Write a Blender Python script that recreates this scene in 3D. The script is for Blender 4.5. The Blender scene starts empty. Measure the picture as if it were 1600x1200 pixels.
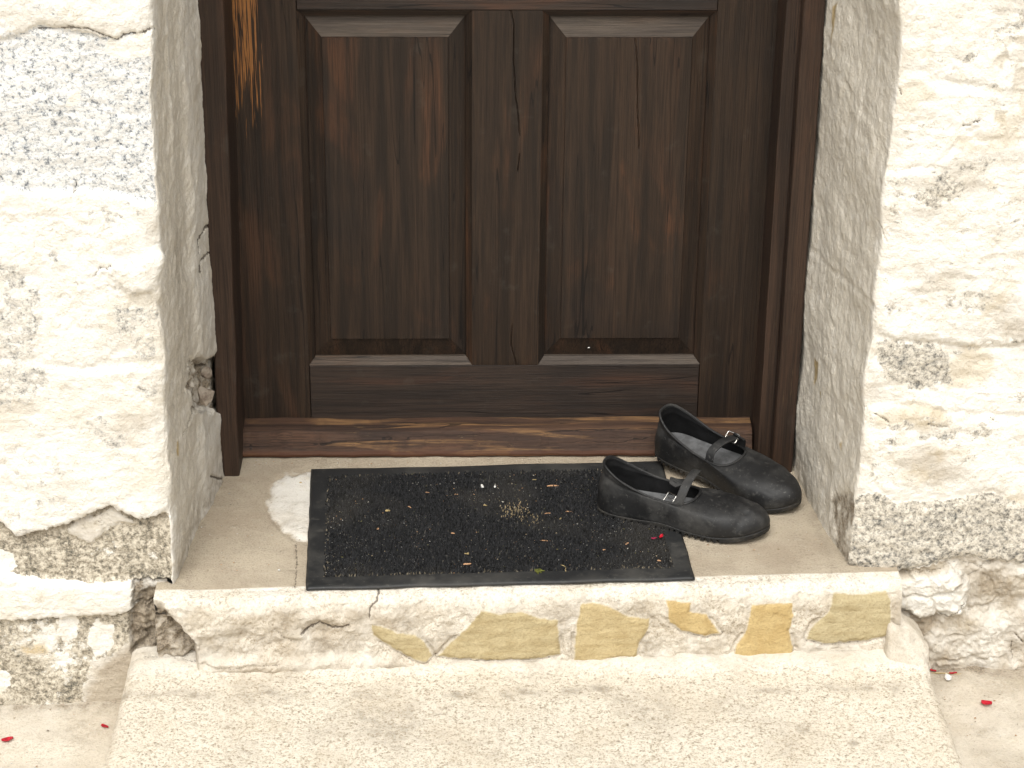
import bpy, math, random
import numpy as np
from mathutils import Matrix, Vector
random.seed(7); RNG = np.random.default_rng(7)
scene = bpy.context.scene
COL = scene.collection

# ------------------------------------------------------------------ camera
CP = np.array([-0.0823, -3.2866, 1.6517]); PITCH, ROLL, YAW, FPX = 0.4373, 0.0086, 0.0277, 3285.73
FW = np.array([math.sin(YAW)*math.cos(PITCH), math.cos(YAW)*math.cos(PITCH), -math.sin(PITCH)])
_r0 = np.array([math.cos(YAW), -math.sin(YAW), 0.0]); _u0 = np.cross(_r0, FW)
RT = _r0*math.cos(ROLL)+_u0*math.sin(ROLL); UP = -_r0*math.sin(ROLL)+_u0*math.cos(ROLL)
cam = bpy.data.cameras.new('camera'); cam.sensor_width = 36; cam.lens = FPX/1600*36; cam.clip_start = 0.05; cam.clip_end = 500
camo = bpy.data.objects.new('camera', cam); COL.objects.link(camo)
camo.matrix_world = Matrix(((RT[0], UP[0], -FW[0], CP[0]), (RT[1], UP[1], -FW[1], CP[1]), (RT[2], UP[2], -FW[2], CP[2]), (0, 0, 0, 1)))
scene.camera = camo

# ------------------------------------------------------------------ light
SUN_EL, SUN_AZ = math.radians(58), math.radians(188)      # soft light from in front of the house
w = bpy.data.worlds.new('World'); scene.world = w; w.use_nodes = True
nt = w.node_tree; nt.nodes.clear()
sky = nt.nodes.new('ShaderNodeTexSky'); sky.sky_type = 'NISHITA'; sky.sun_disc = False
sky.sun_elevation = SUN_EL; sky.sun_rotation = SUN_AZ; sky.air_density = 1.0; sky.dust_density = 6.0; sky.ozone_density = 1.0
hs = nt.nodes.new('ShaderNodeHueSaturation'); hs.inputs['Saturation'].default_value = 0.06
bg = nt.nodes.new('ShaderNodeBackground'); bg.inputs[1].default_value = 0.12
wo = nt.nodes.new('ShaderNodeOutputWorld')
nt.links.new(sky.outputs[0], hs.inputs['Color']); nt.links.new(hs.outputs[0], bg.inputs[0]); nt.links.new(bg.outputs[0], wo.inputs[0])
sl = bpy.data.lights.new('sun', 'SUN'); sl.energy = 1.1; sl.angle = math.radians(50); sl.color = (1.0, 0.95, 0.85)
so = bpy.data.objects.new('sun', sl); COL.objects.link(so)
sd = Vector((math.sin(SUN_AZ)*math.cos(SUN_EL), math.cos(SUN_AZ)*math.cos(SUN_EL), math.sin(SUN_EL)))
so.rotation_euler = sd.to_track_quat('Z', 'Y').to_euler(); so.location = sd*20
vs = scene.view_settings; vs.view_transform = 'Standard'; vs.look = 'None'; vs.gamma = 1; vs.use_curve_mapping = False
vs.exposure = 0.50


# ------------------------------------------------------------------ numpy helpers
def proj(P):
    d = P-CP; z = d@FW
    return np.stack([800+FPX*(d@RT)/z, 600-FPX*(d@UP)/z], -1)
def on(q, ax, v):
    d = FW+RT*(q[0]-800)/FPX-UP*(q[1]-600)/FPX
    return CP+d*(v-CP[ax])/d[ax]
_perm = RNG.permutation(512).astype(np.int64); _perm = np.concatenate([_perm]*3)
_grad = RNG.normal(size=(512, 3)); _grad /= np.linalg.norm(_grad, axis=1)[:, None]
def perlin(P, scale, off=0.0):
    sc = np.asarray(scale, float)
    Q = (P*sc+off).reshape(-1, 3); I = np.floor(Q).astype(np.int64); F = Q-I; I &= 511
    U = F*F*F*(F*(F*6-15)+10); out = np.zeros(len(Q))
    for a in (0, 1):
        for b in (0, 1):
            for c in (0, 1):
                h = _perm[_perm[_perm[(I[:, 0]+a) & 511]+((I[:, 1]+b) & 511)]+((I[:, 2]+c) & 511)] & 511
                g = _grad[h]; d = (F-np.array([a, b, c]))
                ww = (U[:, 0] if a else 1-U[:, 0])*(U[:, 1] if b else 1-U[:, 1])*(U[:, 2] if c else 1-U[:, 2])
                out += ww*(g*d).sum(1)
    return (out*1.5).reshape(P.shape[:-1])
def fbm(P, scale, octv=4, gain=0.5, off=0.0):
    o = 0; a = 1.0; s = np.asarray(scale, float)
    for k in range(octv):
        o = o+a*perlin(P, s, off+17.3*k); a *= gain; s = s*2.03
    return o
def sstep(a, b, x):
    t = np.clip((x-a)/(b-a), 0, 1); return t*t*(3-2*t)
def worley(U, V, cell, seed=0):
    """distance to the joint between rounded rubble stones, plus a random value per stone"""
    x = U/cell; y = V/cell; ix = np.floor(x).astype(int); iy = np.floor(y).astype(int); f1 = np.full(x.shape, 9.); f2 = f1.copy(); rv = np.zeros(x.shape)
    for a in (-1, 0, 1):
        for b in (-1, 0, 1):
            cx_ = ix+a; cy_ = iy+b; h = _perm[_perm[(cx_+seed) & 511]+(cy_ & 511)] & 511
            d = np.hypot(x-(cx_+.5+.42*_grad[h][..., 0]), y-(cy_+.5+.42*_grad[h][..., 1])); n_ = d < f1
            f2 = np.where(n_, f1, np.minimum(f2, d)); rv = np.where(n_, h/511., rv); f1 = np.where(n_, d, f1)
    return (f2-f1)*cell, rv
def seg_dist(q, pts, closed=False):
    d = np.full(q.shape[:-1], 1e9); n = len(pts)
    for i in range(n if closed else n-1):
        a = np.array(pts[i], float); b = np.array(pts[(i+1) % n], float); ab = b-a
        t = np.clip(((q-a)@ab)/(ab@ab+1e-9), 0, 1)
        d = np.minimum(d, np.linalg.norm(q-a-t[..., None]*ab, axis=-1))
    return d
def poly_sdf(q, pts):                                   # negative inside
    d = seg_dist(q, pts, True); ins = np.zeros(q.shape[:-1], bool); n = len(pts)
    x, y = q[..., 0], q[..., 1]
    for i in range(n):
        x0, y0 = pts[i]; x1, y1 = pts[(i+1) % n]
        if y0 == y1: continue
        ins ^= ((y0 > y) != (y1 > y)) & (x < (x1-x0)*(y-y0)/(y1-y0)+x0)
    return np.where(ins, -d, d)
def pmask(q, pts, soft=6, wob=None): 
    s = poly_sdf(q, pts)
    if wob is not None: s = s+wob
    return 1-sstep(-soft, soft, s)
def normals(P):
    du = np.gradient(P, axis=0); dv = np.gradient(P, axis=1); n = np.cross(du, dv)
    return n/(np.linalg.norm(n, axis=-1, keepdims=True)+1e-12)

# ------------------------------------------------------------------ scene helpers
def tag(o, label=None, cat=None, group=None, kind=None):
    if label: o['label'] = label
    if cat: o['category'] = cat
    if group: o['group'] = group
    if kind: o['kind'] = kind
    return o
def empty(name, loc=(0, 0, 0), **k):
    o = bpy.data.objects.new(name, None); o.location = loc; o.empty_display_size = .05; COL.objects.link(o); return tag(o, **k)
def link(name, me, mat=None, parent=None, smooth=False, **k):
    o = bpy.data.objects.new(name, me); COL.objects.link(o)
    if mat: me.materials.append(mat)
    if smooth: me.polygons.foreach_set('use_smooth', [True]*len(me.polygons))
    if parent: o.parent = parent
    return tag(o, **k)
def mesh(V, F, name='mesh'):
    me = bpy.data.meshes.new(name); me.from_pydata([tuple(map(float, v)) for v in V], [], [tuple(map(int, f)) for f in F]); me.update(); return me
def npmesh(V, Q, name='mesh'):                          # all-quad or all-tri faces, fast
    V = np.asarray(V, np.float32); Q = np.asarray(Q, np.int32); k = Q.shape[1]
    me = bpy.data.meshes.new(name); me.vertices.add(len(V)); me.vertices.foreach_set('co', V.ravel())
    me.loops.add(Q.size); me.loops.foreach_set('vertex_index', Q.ravel())
    me.polygons.add(len(Q)); me.polygons.foreach_set('loop_start', np.arange(0, Q.size, k, dtype=np.int32))
    me.update(calc_edges=True); return me
def add_attr(me, name, A):
    a = me.attributes.new(name, 'FLOAT_COLOR', 'POINT'); a.data.foreach_set('color', np.asarray(A, np.float32).ravel())
def mods(o, bevel=None, seg=2, sub=0, solid=None, soff=-1):
    if solid: m = o.modifiers.new('solid', 'SOLIDIFY'); m.thickness = solid; m.offset = soff
    if bevel: m = o.modifiers.new('bevel', 'BEVEL'); m.width = bevel; m.segments = seg; m.limit_method = 'ANGLE'; m.angle_limit = math.radians(35)
    if sub: m = o.modifiers.new('sub', 'SUBSURF'); m.levels = sub; m.render_levels = sub
    return o
def box_mesh(x0, x1, y0, y1, z0, z1):
    V = [(x, y, z) for x in (x0, x1) for y in (y0, y1) for z in (z0, z1)]
    F = [(0, 1, 3, 2), (4, 6, 7, 5), (0, 4, 5, 1), (2, 3, 7, 6), (0, 2, 6, 4), (1, 5, 7, 3)]
    return mesh(V, F)
def sheet_objects(P, lab, names, A1, A2, parent, mat, skirt=0.06, NB=None):
    """one heightfield sheet cut into its stones: every label becomes an object of its own with thickness"""
    m, n = P.shape[:2]; N = normals(P).reshape(-1, 3); V = P.reshape(-1, 3); NB = NB.reshape(-1, 3)
    I = np.arange(m*n).reshape(m, n)
    Q = np.stack([I[:-1, :-1], I[1:, :-1], I[1:, 1:], I[:-1, 1:]], -1).reshape(-1, 4); L = lab.reshape(-1)
    A1 = A1.reshape(-1, 4); A2 = A2.reshape(-1, 4); out = {}
    for l in np.unique(L):
        if l < 0: continue
        q = Q[L == l]
        if len(q) < 12: continue
        u, inv = np.unique(q, return_inverse=True); q2 = inv.reshape(-1, 4)
        e = np.concatenate([q2[:, [k, (k+1) % 4]] for k in range(4)]); es = np.sort(e, 1)
        _, idx, cnt = np.unique(es[:, 0]*10**7+es[:, 1], return_index=True, return_counts=True)
        b = e[idx[cnt == 1]]; bu, binv = np.unique(b, return_inverse=True); b2 = binv.reshape(-1, 2)+len(u)
        v = V[u]; c = v.mean(0); ring = v[bu]-NB[u][bu]*skirt; ring = ring+(c-ring)/(np.linalg.norm(c-ring, axis=1)[:, None]+1e-6)*.003
        sq = np.stack([b[:, 1], b[:, 0], b2[:, 0], b2[:, 1]], -1)
        me = npmesh(np.concatenate([v, ring]), np.concatenate([q2, sq]))
        add_attr(me, 'M1', np.concatenate([A1[u], A1[u][bu]])); add_attr(me, 'M2', np.concatenate([A2[u], A2[u][bu]]))
        nm = names(int(l)); o = link(nm, me, mat, parent, smooth=True)
        me.normals_split_custom_set_from_vertices(np.concatenate([N[u], N[u][bu]]).astype(float).tolist())
        out[int(l)] = o
    return out

# ------------------------------------------------------------------ node helpers
class NT:
    def __init__(s, name):
        s.m = bpy.data.materials.new(name); s.m.use_nodes = True; s.t = s.m.node_tree; s.t.nodes.clear()
        s.out = s.n('ShaderNodeOutputMaterial'); s.b = s.n('ShaderNodeBsdfPrincipled'); s.l(s.b.outputs[0], s.out.inputs[0])
    def n(s, t): return s.t.nodes.new(t)
    def l(s, a, b): s.t.links.new(a, b)
    def put(s, sock, v):
        if isinstance(v, bpy.types.NodeSocket): s.l(v, sock)
        else:
            if isinstance(v, (tuple, list)) and len(v) == 3 and sock.type == 'RGBA': v = (*v, 1)
            sock.default_value = v
    def coord(s, scale=(1, 1, 1), rot=(0, 0, 0), rnd=False, kind='Object'):
        c = s.n('ShaderNodeTexCoord').outputs[kind]
        if rnd:
            oi = s.n('ShaderNodeObjectInfo'); vm = s.n('ShaderNodeVectorMath'); vm.operation = 'MULTIPLY_ADD'
            cb = s.n('ShaderNodeCombineXYZ')
            for k in range(3): s.l(oi.outputs['Random'], cb.inputs[k])
            s.l(cb.outputs[0], vm.inputs[0]); vm.inputs[1].default_value = (7.3, 3.1, 5.7); s.l(c, vm.inputs[2]); c = vm.outputs[0]
        mp = s.n('ShaderNodeMapping'); mp.inputs['Scale'].default_value = scale; mp.inputs['Rotation'].default_value = rot
        s.l(c, mp.inputs[0]); return mp.outputs[0]
    def noise(s, vec, scale=1, detail=4, rough=.55, dist=0):
        x = s.n('ShaderNodeTexNoise'); s.l(vec, x.inputs['Vector'])
        x.inputs['Scale'].default_value = scale; x.inputs['Detail'].default_value = detail; x.inputs['Roughness'].default_value = rough; x.inputs['Distortion'].default_value = dist
        return x.outputs['Fac']
    def vor(s, vec, scale, feat='F1', out='Distance'):
        x = s.n('ShaderNodeTexVoronoi'); x.feature = feat; s.l(vec, x.inputs['Vector']); x.inputs['Scale'].default_value = scale; return x.outputs[out]
    def math(s, op, a, b=0.0, clamp=False):
        x = s.n('ShaderNodeMath'); x.operation = op; x.use_clamp = clamp; s.put(x.inputs[0], a); s.put(x.inputs[1], b); return x.outputs[0]
    def ss(s, a, b, v):
        x = s.n('ShaderNodeMapRange'); x.interpolation_type = 'SMOOTHSTEP'; s.put(x.inputs['Value'], v); x.inputs['From Min'].default_value = a; x.inputs['From Max'].default_value = b; return x.outputs[0]
    def mix(s, f, a, b, mode='MIX'):
        x = s.n('ShaderNodeMix'); x.data_type = 'RGBA'; x.blend_type = mode; s.put(x.inputs[0], f); s.put(x.inputs[6], a); s.put(x.inputs[7], b); return x.outputs[2]
    def ramp(s, f, stops):
        x = s.n('ShaderNodeValToRGB'); s.put(x.inputs[0], f); e = x.color_ramp.elements
        while len(e) < len(stops): e.new(.5)
        for k, (p, c) in enumerate(stops): e[k].position = p; e[k].color = (*c, 1)
        return x.outputs[0]
    def attr(s, name):
        a = s.n('ShaderNodeAttribute'); a.attribute_name = name; sp = s.n('ShaderNodeSeparateColor'); s.l(a.outputs['Color'], sp.inputs[0])
        return sp.outputs[0], sp.outputs[1], sp.outputs[2], a.outputs['Alpha'], a.outputs['Color']
    def bump(s, h, dist=.002, strength=1.0, prev=None):
        x = s.n('ShaderNodeBump'); x.inputs['Distance'].default_value = dist; s.put(x.inputs['Strength'], strength); s.put(x.inputs['Height'], h)
        if prev: s.l(prev, x.inputs['Normal'])
        return x.outputs[0]
    def done(s, col, rough=.8, normal=None, spec=.3, metal=0):
        s.put(s.b.inputs['Base Color'], col); s.put(s.b.inputs['Roughness'], rough); s.b.inputs['Specular IOR Level'].default_value = spec; s.b.inputs['Metallic'].default_value = metal
        if normal: s.l(normal, s.b.inputs['Normal'])
        return s.m

def masonry():
    """whitewash, plaster, granite, ochre stone and cement, blended by what each stone carries (M1, M2)"""
    s = NT('masonry'); c = s.coord(); gran, ochre, plas, dirt, _ = s.attr('M1'); tan, crack, tone, speck, _ = s.attr('M2')
    big = s.noise(c, 9, 3); mid = s.noise(c, 42, 4, .62); fine = s.noise(c, 300, 2, .65)
    brush = s.noise(s.coord((10, 10, 120)), 1, 2, .6)
    wash = s.mix(s.ss(.50, .78, mid), (.83, .805, .745), (.74, .685, .58))
    wash = s.mix(s.math('MULTIPLY', s.ss(.55, .75, brush), .35), wash, (.62, .56, .45))
    wash = s.mix(s.math('MULTIPLY', s.ss(.56, .72, fine), s.math('MULTIPLY', s.ss(.45, .62, mid), .8)), wash, (.55, .49, .39))
    wash = s.mix(s.math('MULTIPLY', s.ss(.52, .72, big), .55), wash, (.70, .635, .52))
    tanc = s.mix(s.ss(.35, .7, big), (.47, .405, .31), (.385, .32, .24))
    tanc = s.mix(s.math('MULTIPLY', s.ss(.5, .72, fine), .4), tanc, (.25, .205, .15))
    tanc = s.mix(s.math('MULTIPLY', s.ss(.55, .8, mid), .5), tanc, (.58, .52, .42))
    col = s.mix(tan, wash, tanc)
    streak = s.noise(s.coord((90, 90, 6)), 1, 3, .65)
    plc = s.mix(s.ss(.3, .7, streak), (.68, .63, .535), (.76, .715, .625))
    plc = s.mix(s.math('MULTIPLY', s.ss(.5, .72, fine), .5), plc, (.52, .46, .37))
    plc = s.mix(s.math('MULTIPLY', s.ss(.60, .74, streak), .55), plc, (.82, .785, .70))
    plc = s.mix(s.math('MULTIPLY', s.ss(.4, .7, big), .5), plc, s.mix(.5, plc, (.54, .495, .42)))
    pm = s.math('MULTIPLY', plas, s.math('ADD', .55, s.ss(.25, .6, mid)), True)
    col = s.mix(pm, col, plc)
    oc1 = s.mix(s.ss(.3, .7, mid), (.56, .42, .20), (.47, .335, .145))
    oc0 = s.mix(s.ss(.35, .7, s.math('ADD', s.math('MULTIPLY', brush, .5), s.math('MULTIPLY', mid, .5))), (.49, .415, .255), (.39, .315, .175))
    oc = s.mix(tone, oc0, oc1); oc = s.mix(s.math('MULTIPLY', s.ss(.45, .7, fine), .45), oc, s.mix(.5, oc, (.22, .16, .08)))
    col = s.mix(ochre, col, oc)
    # speckled granite-like cement (lower step, nosing)
    g = s.noise(c, 140, 4, .8)
    gs = s.math('ADD', s.math('MULTIPLY', g, .6), s.math('MULTIPLY', fine, .4))
    sp = s.ramp(gs, [(.33, (.11, .09, .07)), (.41, (.34, .285, .21)), (.47, (.57, .50, .395)), (.54, (.76, .71, .62)), (.66, (.58, .49, .36))])
    sp = s.mix(s.math('MULTIPLY', s.ss(.45, .7, mid), .5), sp, s.mix(.5, sp, (.74, .69, .60)))
    sp = s.mix(.10, sp, (.70, .64, .54)); sp = s.mix(s.math('MULTIPLY', s.ss(.45, .68, big), .45), sp, s.mix(.5, sp, (.50, .41, .29)))
    col = s.mix(speck, col, sp)
    # granite
    glight = s.ramp(g, [(.29, (.06, .068, .08)), (.375, (.25, .27, .29)), (.44, (.57, .58, .58)), (.53, (.81, .80, .77)), (.72, (.72, .71, .68))])
    gdark = s.ramp(s.math('ADD', s.math('MULTIPLY', g, .72), s.math('MULTIPLY', mid, .28)), [(.33, (.055, .055, .05)), (.41, (.19, .175, .14)), (.48, (.39, .345, .27)), (.57, (.70, .64, .53))])
    gc = s.mix(tone, glight, gdark)
    gm = s.ss(.42, .58, s.math('ADD', gran, s.math('MULTIPLY', s.math('SUBTRACT', s.math('ADD', s.math('MULTIPLY', s.noise(c, 48, 4, .8), .75), s.math('MULTIPLY', g, .25)), .5), 1.5)))
    gm = s.math('MULTIPLY', gm, s.ss(.02, .1, gran))
    col = s.mix(gm, col, gc)
    dm = s.math('MULTIPLY', dirt, s.math('ADD', .35, s.ss(.35, .65, mid)), True)
    col = s.mix(dm, col, s.mix(s.ss(.4, .65, fine), (.34, .285, .215), (.17, .14, .105)))
    ck = s.ss(.40, .75, s.math('ADD', crack, s.math('MULTIPLY', s.math('SUBTRACT', fine, .5), 1.3))); col = s.mix(s.math('MULTIPLY', s.math('MULTIPLY', ck, s.ss(.02, .1, crack)), .8), col, (.10, .08, .06))
    h = s.math('ADD', s.math('MULTIPLY', fine, .7), s.math('ADD', s.math('MULTIPLY', mid, 1.4), 0.0))
    nb = s.bump(h, .0034, .75); nb = s.bump(g, .0022, s.math('ADD', .12, s.math('MULTIPLY', s.math('MAXIMUM', gm, speck), .6)), nb)
    return s.done(col, .92, nb, .15)

def wood(name, axis, dark, mid_, warm, worn, worn_amt=.3, rough=.5, patch=None, warm_lo=.5, bare=None):
    s = NT(name); lo, hi = 2.2, 55
    sc = [hi]*3; sc[axis] = lo; c = s.coord(sc, rnd=True); sc2 = [480]*3; sc2[axis] = 9; f = s.coord(sc2, rnd=True)
    iso = s.coord(rnd=True)
    grain = s.noise(c, 1, 6, .6, .4); fib = s.noise(f, 1, 4, .7); blot = s.noise(iso, 7, 4, .6, .6); blot2 = s.noise(iso, 23, 4, .6)
    sc3 = [13]*3; sc3[axis] = 4; pat = s.noise(s.coord(sc3, rnd=True), 1, 4, .6, .8)
    col = s.mix(s.ss(.35, .66, grain), dark, mid_)
    col = s.mix(s.math('MULTIPLY', s.math('MULTIPLY', s.ss(warm_lo, warm_lo+.2, pat), s.ss(.30, .62, grain)), .8), col, warm)
    col = s.mix(s.math('MULTIPLY', s.ss(.52, .74, s.noise(iso, 5, 3)), .4), col, (.013, .012, .012))
    col = s.mix(s.math('MULTIPLY', s.ss(.42, .66, fib), .65), col, s.mix(.6, dark, (.004, .003, .003)))
    wm = s.math('MULTIPLY', s.ss(.60, .72, fib), s.math('MULTIPLY', s.ss(.5, .68, blot), worn_amt*1.6), True)
    col = s.mix(wm, col, worn)
    col = s.mix(s.math('MULTIPLY', s.ss(.60, .75, blot2), .22), col, (.085, .075, .062))
    if patch:                                          # worn bare wood, with its own place on the board
        x0, x1, z0, z1, pc = patch; p = s.n('ShaderNodeTexCoord').outputs['Object']; sx = s.n('ShaderNodeSeparateXYZ'); s.l(p, sx.inputs[0])
        m = s.math('MULTIPLY', s.math('MULTIPLY', s.ss(x0-.012, x0+.01, sx.outputs[0]), s.ss(x1+.012, x1-.012, sx.outputs[0])), s.math('MULTIPLY', s.ss(z0-.06, z0+.2, sx.outputs[2]), s.ss(z1+.2, z1, sx.outputs[2])))
        st = s.noise(s.coord((420, 420, 9)), 1, 3, .65, .3)
        pm = s.ss(.60, .66, s.math('ADD', s.math('MULTIPLY', m, .215), s.math('MULTIPLY', st, .86)))
        col = s.mix(s.math('MULTIPLY', pm, s.ss(.02, .12, m)), col, s.mix(s.noise(iso, 60, 2), pc, s.mix(.5, pc, (.08, .03, .01))))
    if bare:                                           # stain rubbed off along the grain
        bs = [34]*3; bs[axis] = 2.6; bn = s.noise(s.coord(bs, rnd=True), 1, 3, .55, 1.2)
        bm_ = s.math('MULTIPLY', s.ss(.50, .58, bn), s.ss(.38, .56, fib)); bm_ = s.math('MULTIPLY', bm_, s.ss(.34, .52, blot))
        col = s.mix(bm_, col, s.mix(fib, bare, (.16, .075, .03)))
        sz = s.n('ShaderNodeSeparateXYZ'); s.l(s.n('ShaderNodeTexCoord').outputs['Object'], sz.inputs[0]); col = s.mix(s.math('MULTIPLY', s.ss(.0135, .011, sz.outputs[2]), .7), col, (.080, .029, .013))
    # fine splits along the grain
    sc4 = [38]*3; sc4[axis] = 1.1; cr = s.noise(s.coord(sc4, rnd=True), 1, 2, .4, .2)
    crm = s.math('LESS_THAN', s.math('ABSOLUTE', s.math('SUBTRACT', cr, .58)), .0045)
    col = s.mix(s.math('MULTIPLY', crm, .7), col, (.003, .002, .002))
    nb = s.bump(fib, .0016, .7); nb = s.bump(grain, .0012, .5, nb); nb = s.bump(s.math('SUBTRACT', 1.0, crm), .001, .6, nb)
    r = s.math('ADD', rough-.1, s.math('MULTIPLY', fib, .3))
    return s.done(col, r, nb, .35)

def simple(name, col, rough=.6, var=.25, scale=40, bumpd=.0005, spec=.3, metal=0, col2=None):
    s = NT(name); c = s.coord(rnd=True); n = s.noise(c, scale, 5, .6); c2 = col2 or tuple(x*(1-var) for x in col)
    return s.done(s.mix(s.ss(.35, .65, n), col, c2), rough, s.bump(s.noise(c, scale*4, 3), bumpd, .6), spec, metal)

def rubber(name, base, dust, dustamt, rough, scale=1.0):
    s = NT(name); c = s.coord(rnd=True); a = s.noise(c, 18*scale, 5, .65); b = s.noise(c, 90*scale, 4, .6); f = s.noise(c, 700, 2, .6)
    col = s.mix(s.math('MULTIPLY', s.ss(.42, .72, a), dustamt), base, dust)
    col = s.mix(s.math('MULTIPLY', s.ss(.58, .7, b), dustamt*.7), col, dust)
    col = s.mix(s.math('MULTIPLY', s.ss(.66, .72, s.noise(c, 260, 2)), dustamt*.6), col, tuple(min(1, x*1.9) for x in dust))
    r = s.math('ADD', rough, s.math('MULTIPLY', s.ss(.4, .7, a), .22))
    return s.done(col, r, s.bump(s.math('ADD', s.math('MULTIPLY', f, .3), b), .0006, .5), .4)

def attr_mat(name, rough=.8):
    s = NT(name); a = s.attr('C'); return s.done(a[4], rough, None, .2)

MAS = masonry()
W_V = wood('stained_wood_vertical', 2, (0.0199, 0.0123, 0.0077), (0.0428, 0.0253, 0.0150), (0.0825, 0.0365, 0.0179), (.11, .095, .08), .25, .5)
W_PAN = wood('stained_wood_panel', 2, (0.0199, 0.0126, 0.0081), (0.0444, 0.0259, 0.0155), (0.0983, 0.0421, 0.0203), (.13, .11, .09), .2, .5, warm_lo=.53)
W_STL = wood('stained_wood_worn_stile', 2, (0.0190, 0.0119, 0.0075), (0.0412, 0.0243, 0.0144), (0.0686, 0.0324, 0.0172), (.11, .095, .08), .25, .5, patch=(-.447, -.400, .52, 1.05, (.36, .155, .045)))
W_H = wood('stained_wood_horizontal', 0, (0.0257, 0.0182, 0.0140), (0.0515, 0.0338, 0.0246), (0.0786, 0.0364, 0.0211), (.12, .105, .09), .35, .5)
W_WB = wood('weatherboard_wood', 0, (0.0442, 0.0243, 0.0160), (0.0913, 0.0486, 0.0288), (0.1251, 0.0578, 0.0288), (.28, .18, .09), 1.0, .62, bare=(.27, .165, .075))
W_POST = wood('post_wood', 2, (0.0310, 0.0185, 0.0120), (0.0600, 0.0345, 0.0220), (0.0720, 0.0350, 0.0195), (.17, .11, .06), .5, .55)
W_HSKY = wood('skylit_worn_wood_horizontal', 0, (.060, .046, .036), (.105, .082, .062), (.10, .06, .036), (.22, .18, .13), .5, .6)  # paler wood for up-facing edges: caught sky light painted in, plus grey wear
RUB = rubber('shoe_rubber', (.0105, .0106, .011), (.062, .060, .056), .75, .54)
RUBD = rubber('shoe_sole_rubber', (.010, .010, .0098), (.09, .08, .065), .5, .6)
RUBM = rubber('mat_rubber', (.018, .0188, .0195), (.10, .094, .082), .45, .5, .6)
INS = simple('insole_fabric', (.135, .137, .140), .9, .35, 60, .0008, col2=(.085, .086, .088))
LIN = simple('shoe_lining', (.010, .010, .0105), .7, .4, 60)
STEEL = simple('buckle_steel', (.72, .70, .66), .25, .3, 200, .0001, .5, 1.0)
IRON = simple('nail_iron', (.05, .035, .028), .6, .4, 300, .0003)
PETAL = simple('petal_red', (.52, .010, .028), .5, .45, 150, .0003)
WHITEP = simple('white_pebble', (.78, .76, .72), .6, .12, 200, .0004)
CHIP = simple('wood_chip', (.62, .36, .20), .8, .35, 300, .0003)
STRAW = simple('straw', (.55, .42, .20), .8, .35, 200, .0002)
MOSS = simple('moss', (.16, .17, .035), .9, .4, 300, .0003)
RUBBLE = simple('rubble_stone', (.36, .31, .25), .9, .5, 60, .002, col2=(.17, .13, .10))

# ------------------------------------------------------------------ ground
def yw(x): return -.458+.045*x                         # front of the house wall
def zg(x, y): return -.207+.008*x+.03*(y+.5)*np.exp(-((y+.5)/2.)**2)
xs = np.concatenate([-np.geomspace(60, 1.0, 24)[:-1], np.arange(-1.0, 1.0, .008), np.geomspace(1.0, 60, 24)])
ys = np.concatenate([-np.geomspace(60, 1.0, 24)[:-1], np.arange(-1.0, -.3, .006), [-.2, .2, 2, 8]])
X, Y = np.meshgrid(xs, ys, indexing='ij'); P = np.stack([X, Y, zg(X, Y)], -1)
P[..., 2] += .0035*fbm(P, 9, 4)*np.exp(-(X/3)**2)
px = proj(P)
A1 = np.zeros(P.shape[:2]+(4,)); A2 = np.zeros_like(A1); A2[..., 0] = .72+.28*fbm(P, 5, 3); A2[..., 3] = np.clip(.5*fbm(P, 7, 3)+.15, 0, .6)
dwall = np.abs(Y-yw(X)); A1[..., 3] = .75*np.exp(-dwall/.015)+.34*np.clip(fbm(P, 10, 5, .6, off=5)+.1, 0, 1)+.6*np.exp(-np.abs(np.minimum(np.abs(X+.6), np.abs(X-.65)))/.010)*((Y > -.91) & (Y < -.4))
q = pmask(px, [(1500, 1160), (1545, 1128), (1562, 1120), (1580, 1090), (1640, 1070), (1660, 1220), (1540, 1220)], 5, 14*fbm(P, 22, 4)); P[..., 2] -= .0025*q; A1[..., 3] += .25*q*np.clip(.5+fbm(P, 20, 3), 0, 1)
me = npmesh(P.reshape(-1, 3), (lambda I: np.stack([I[:-1, :-1], I[1:, :-1], I[1:, 1:], I[:-1, 1:]], -1).reshape(-1, 4))(np.arange(X.size).reshape(X.shape)))
add_attr(me, 'M1', A1.reshape(-1, 4)); add_attr(me, 'M2', A2.reshape(-1, 4)); link('ground', me, MAS, smooth=True, kind='structure')

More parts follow.
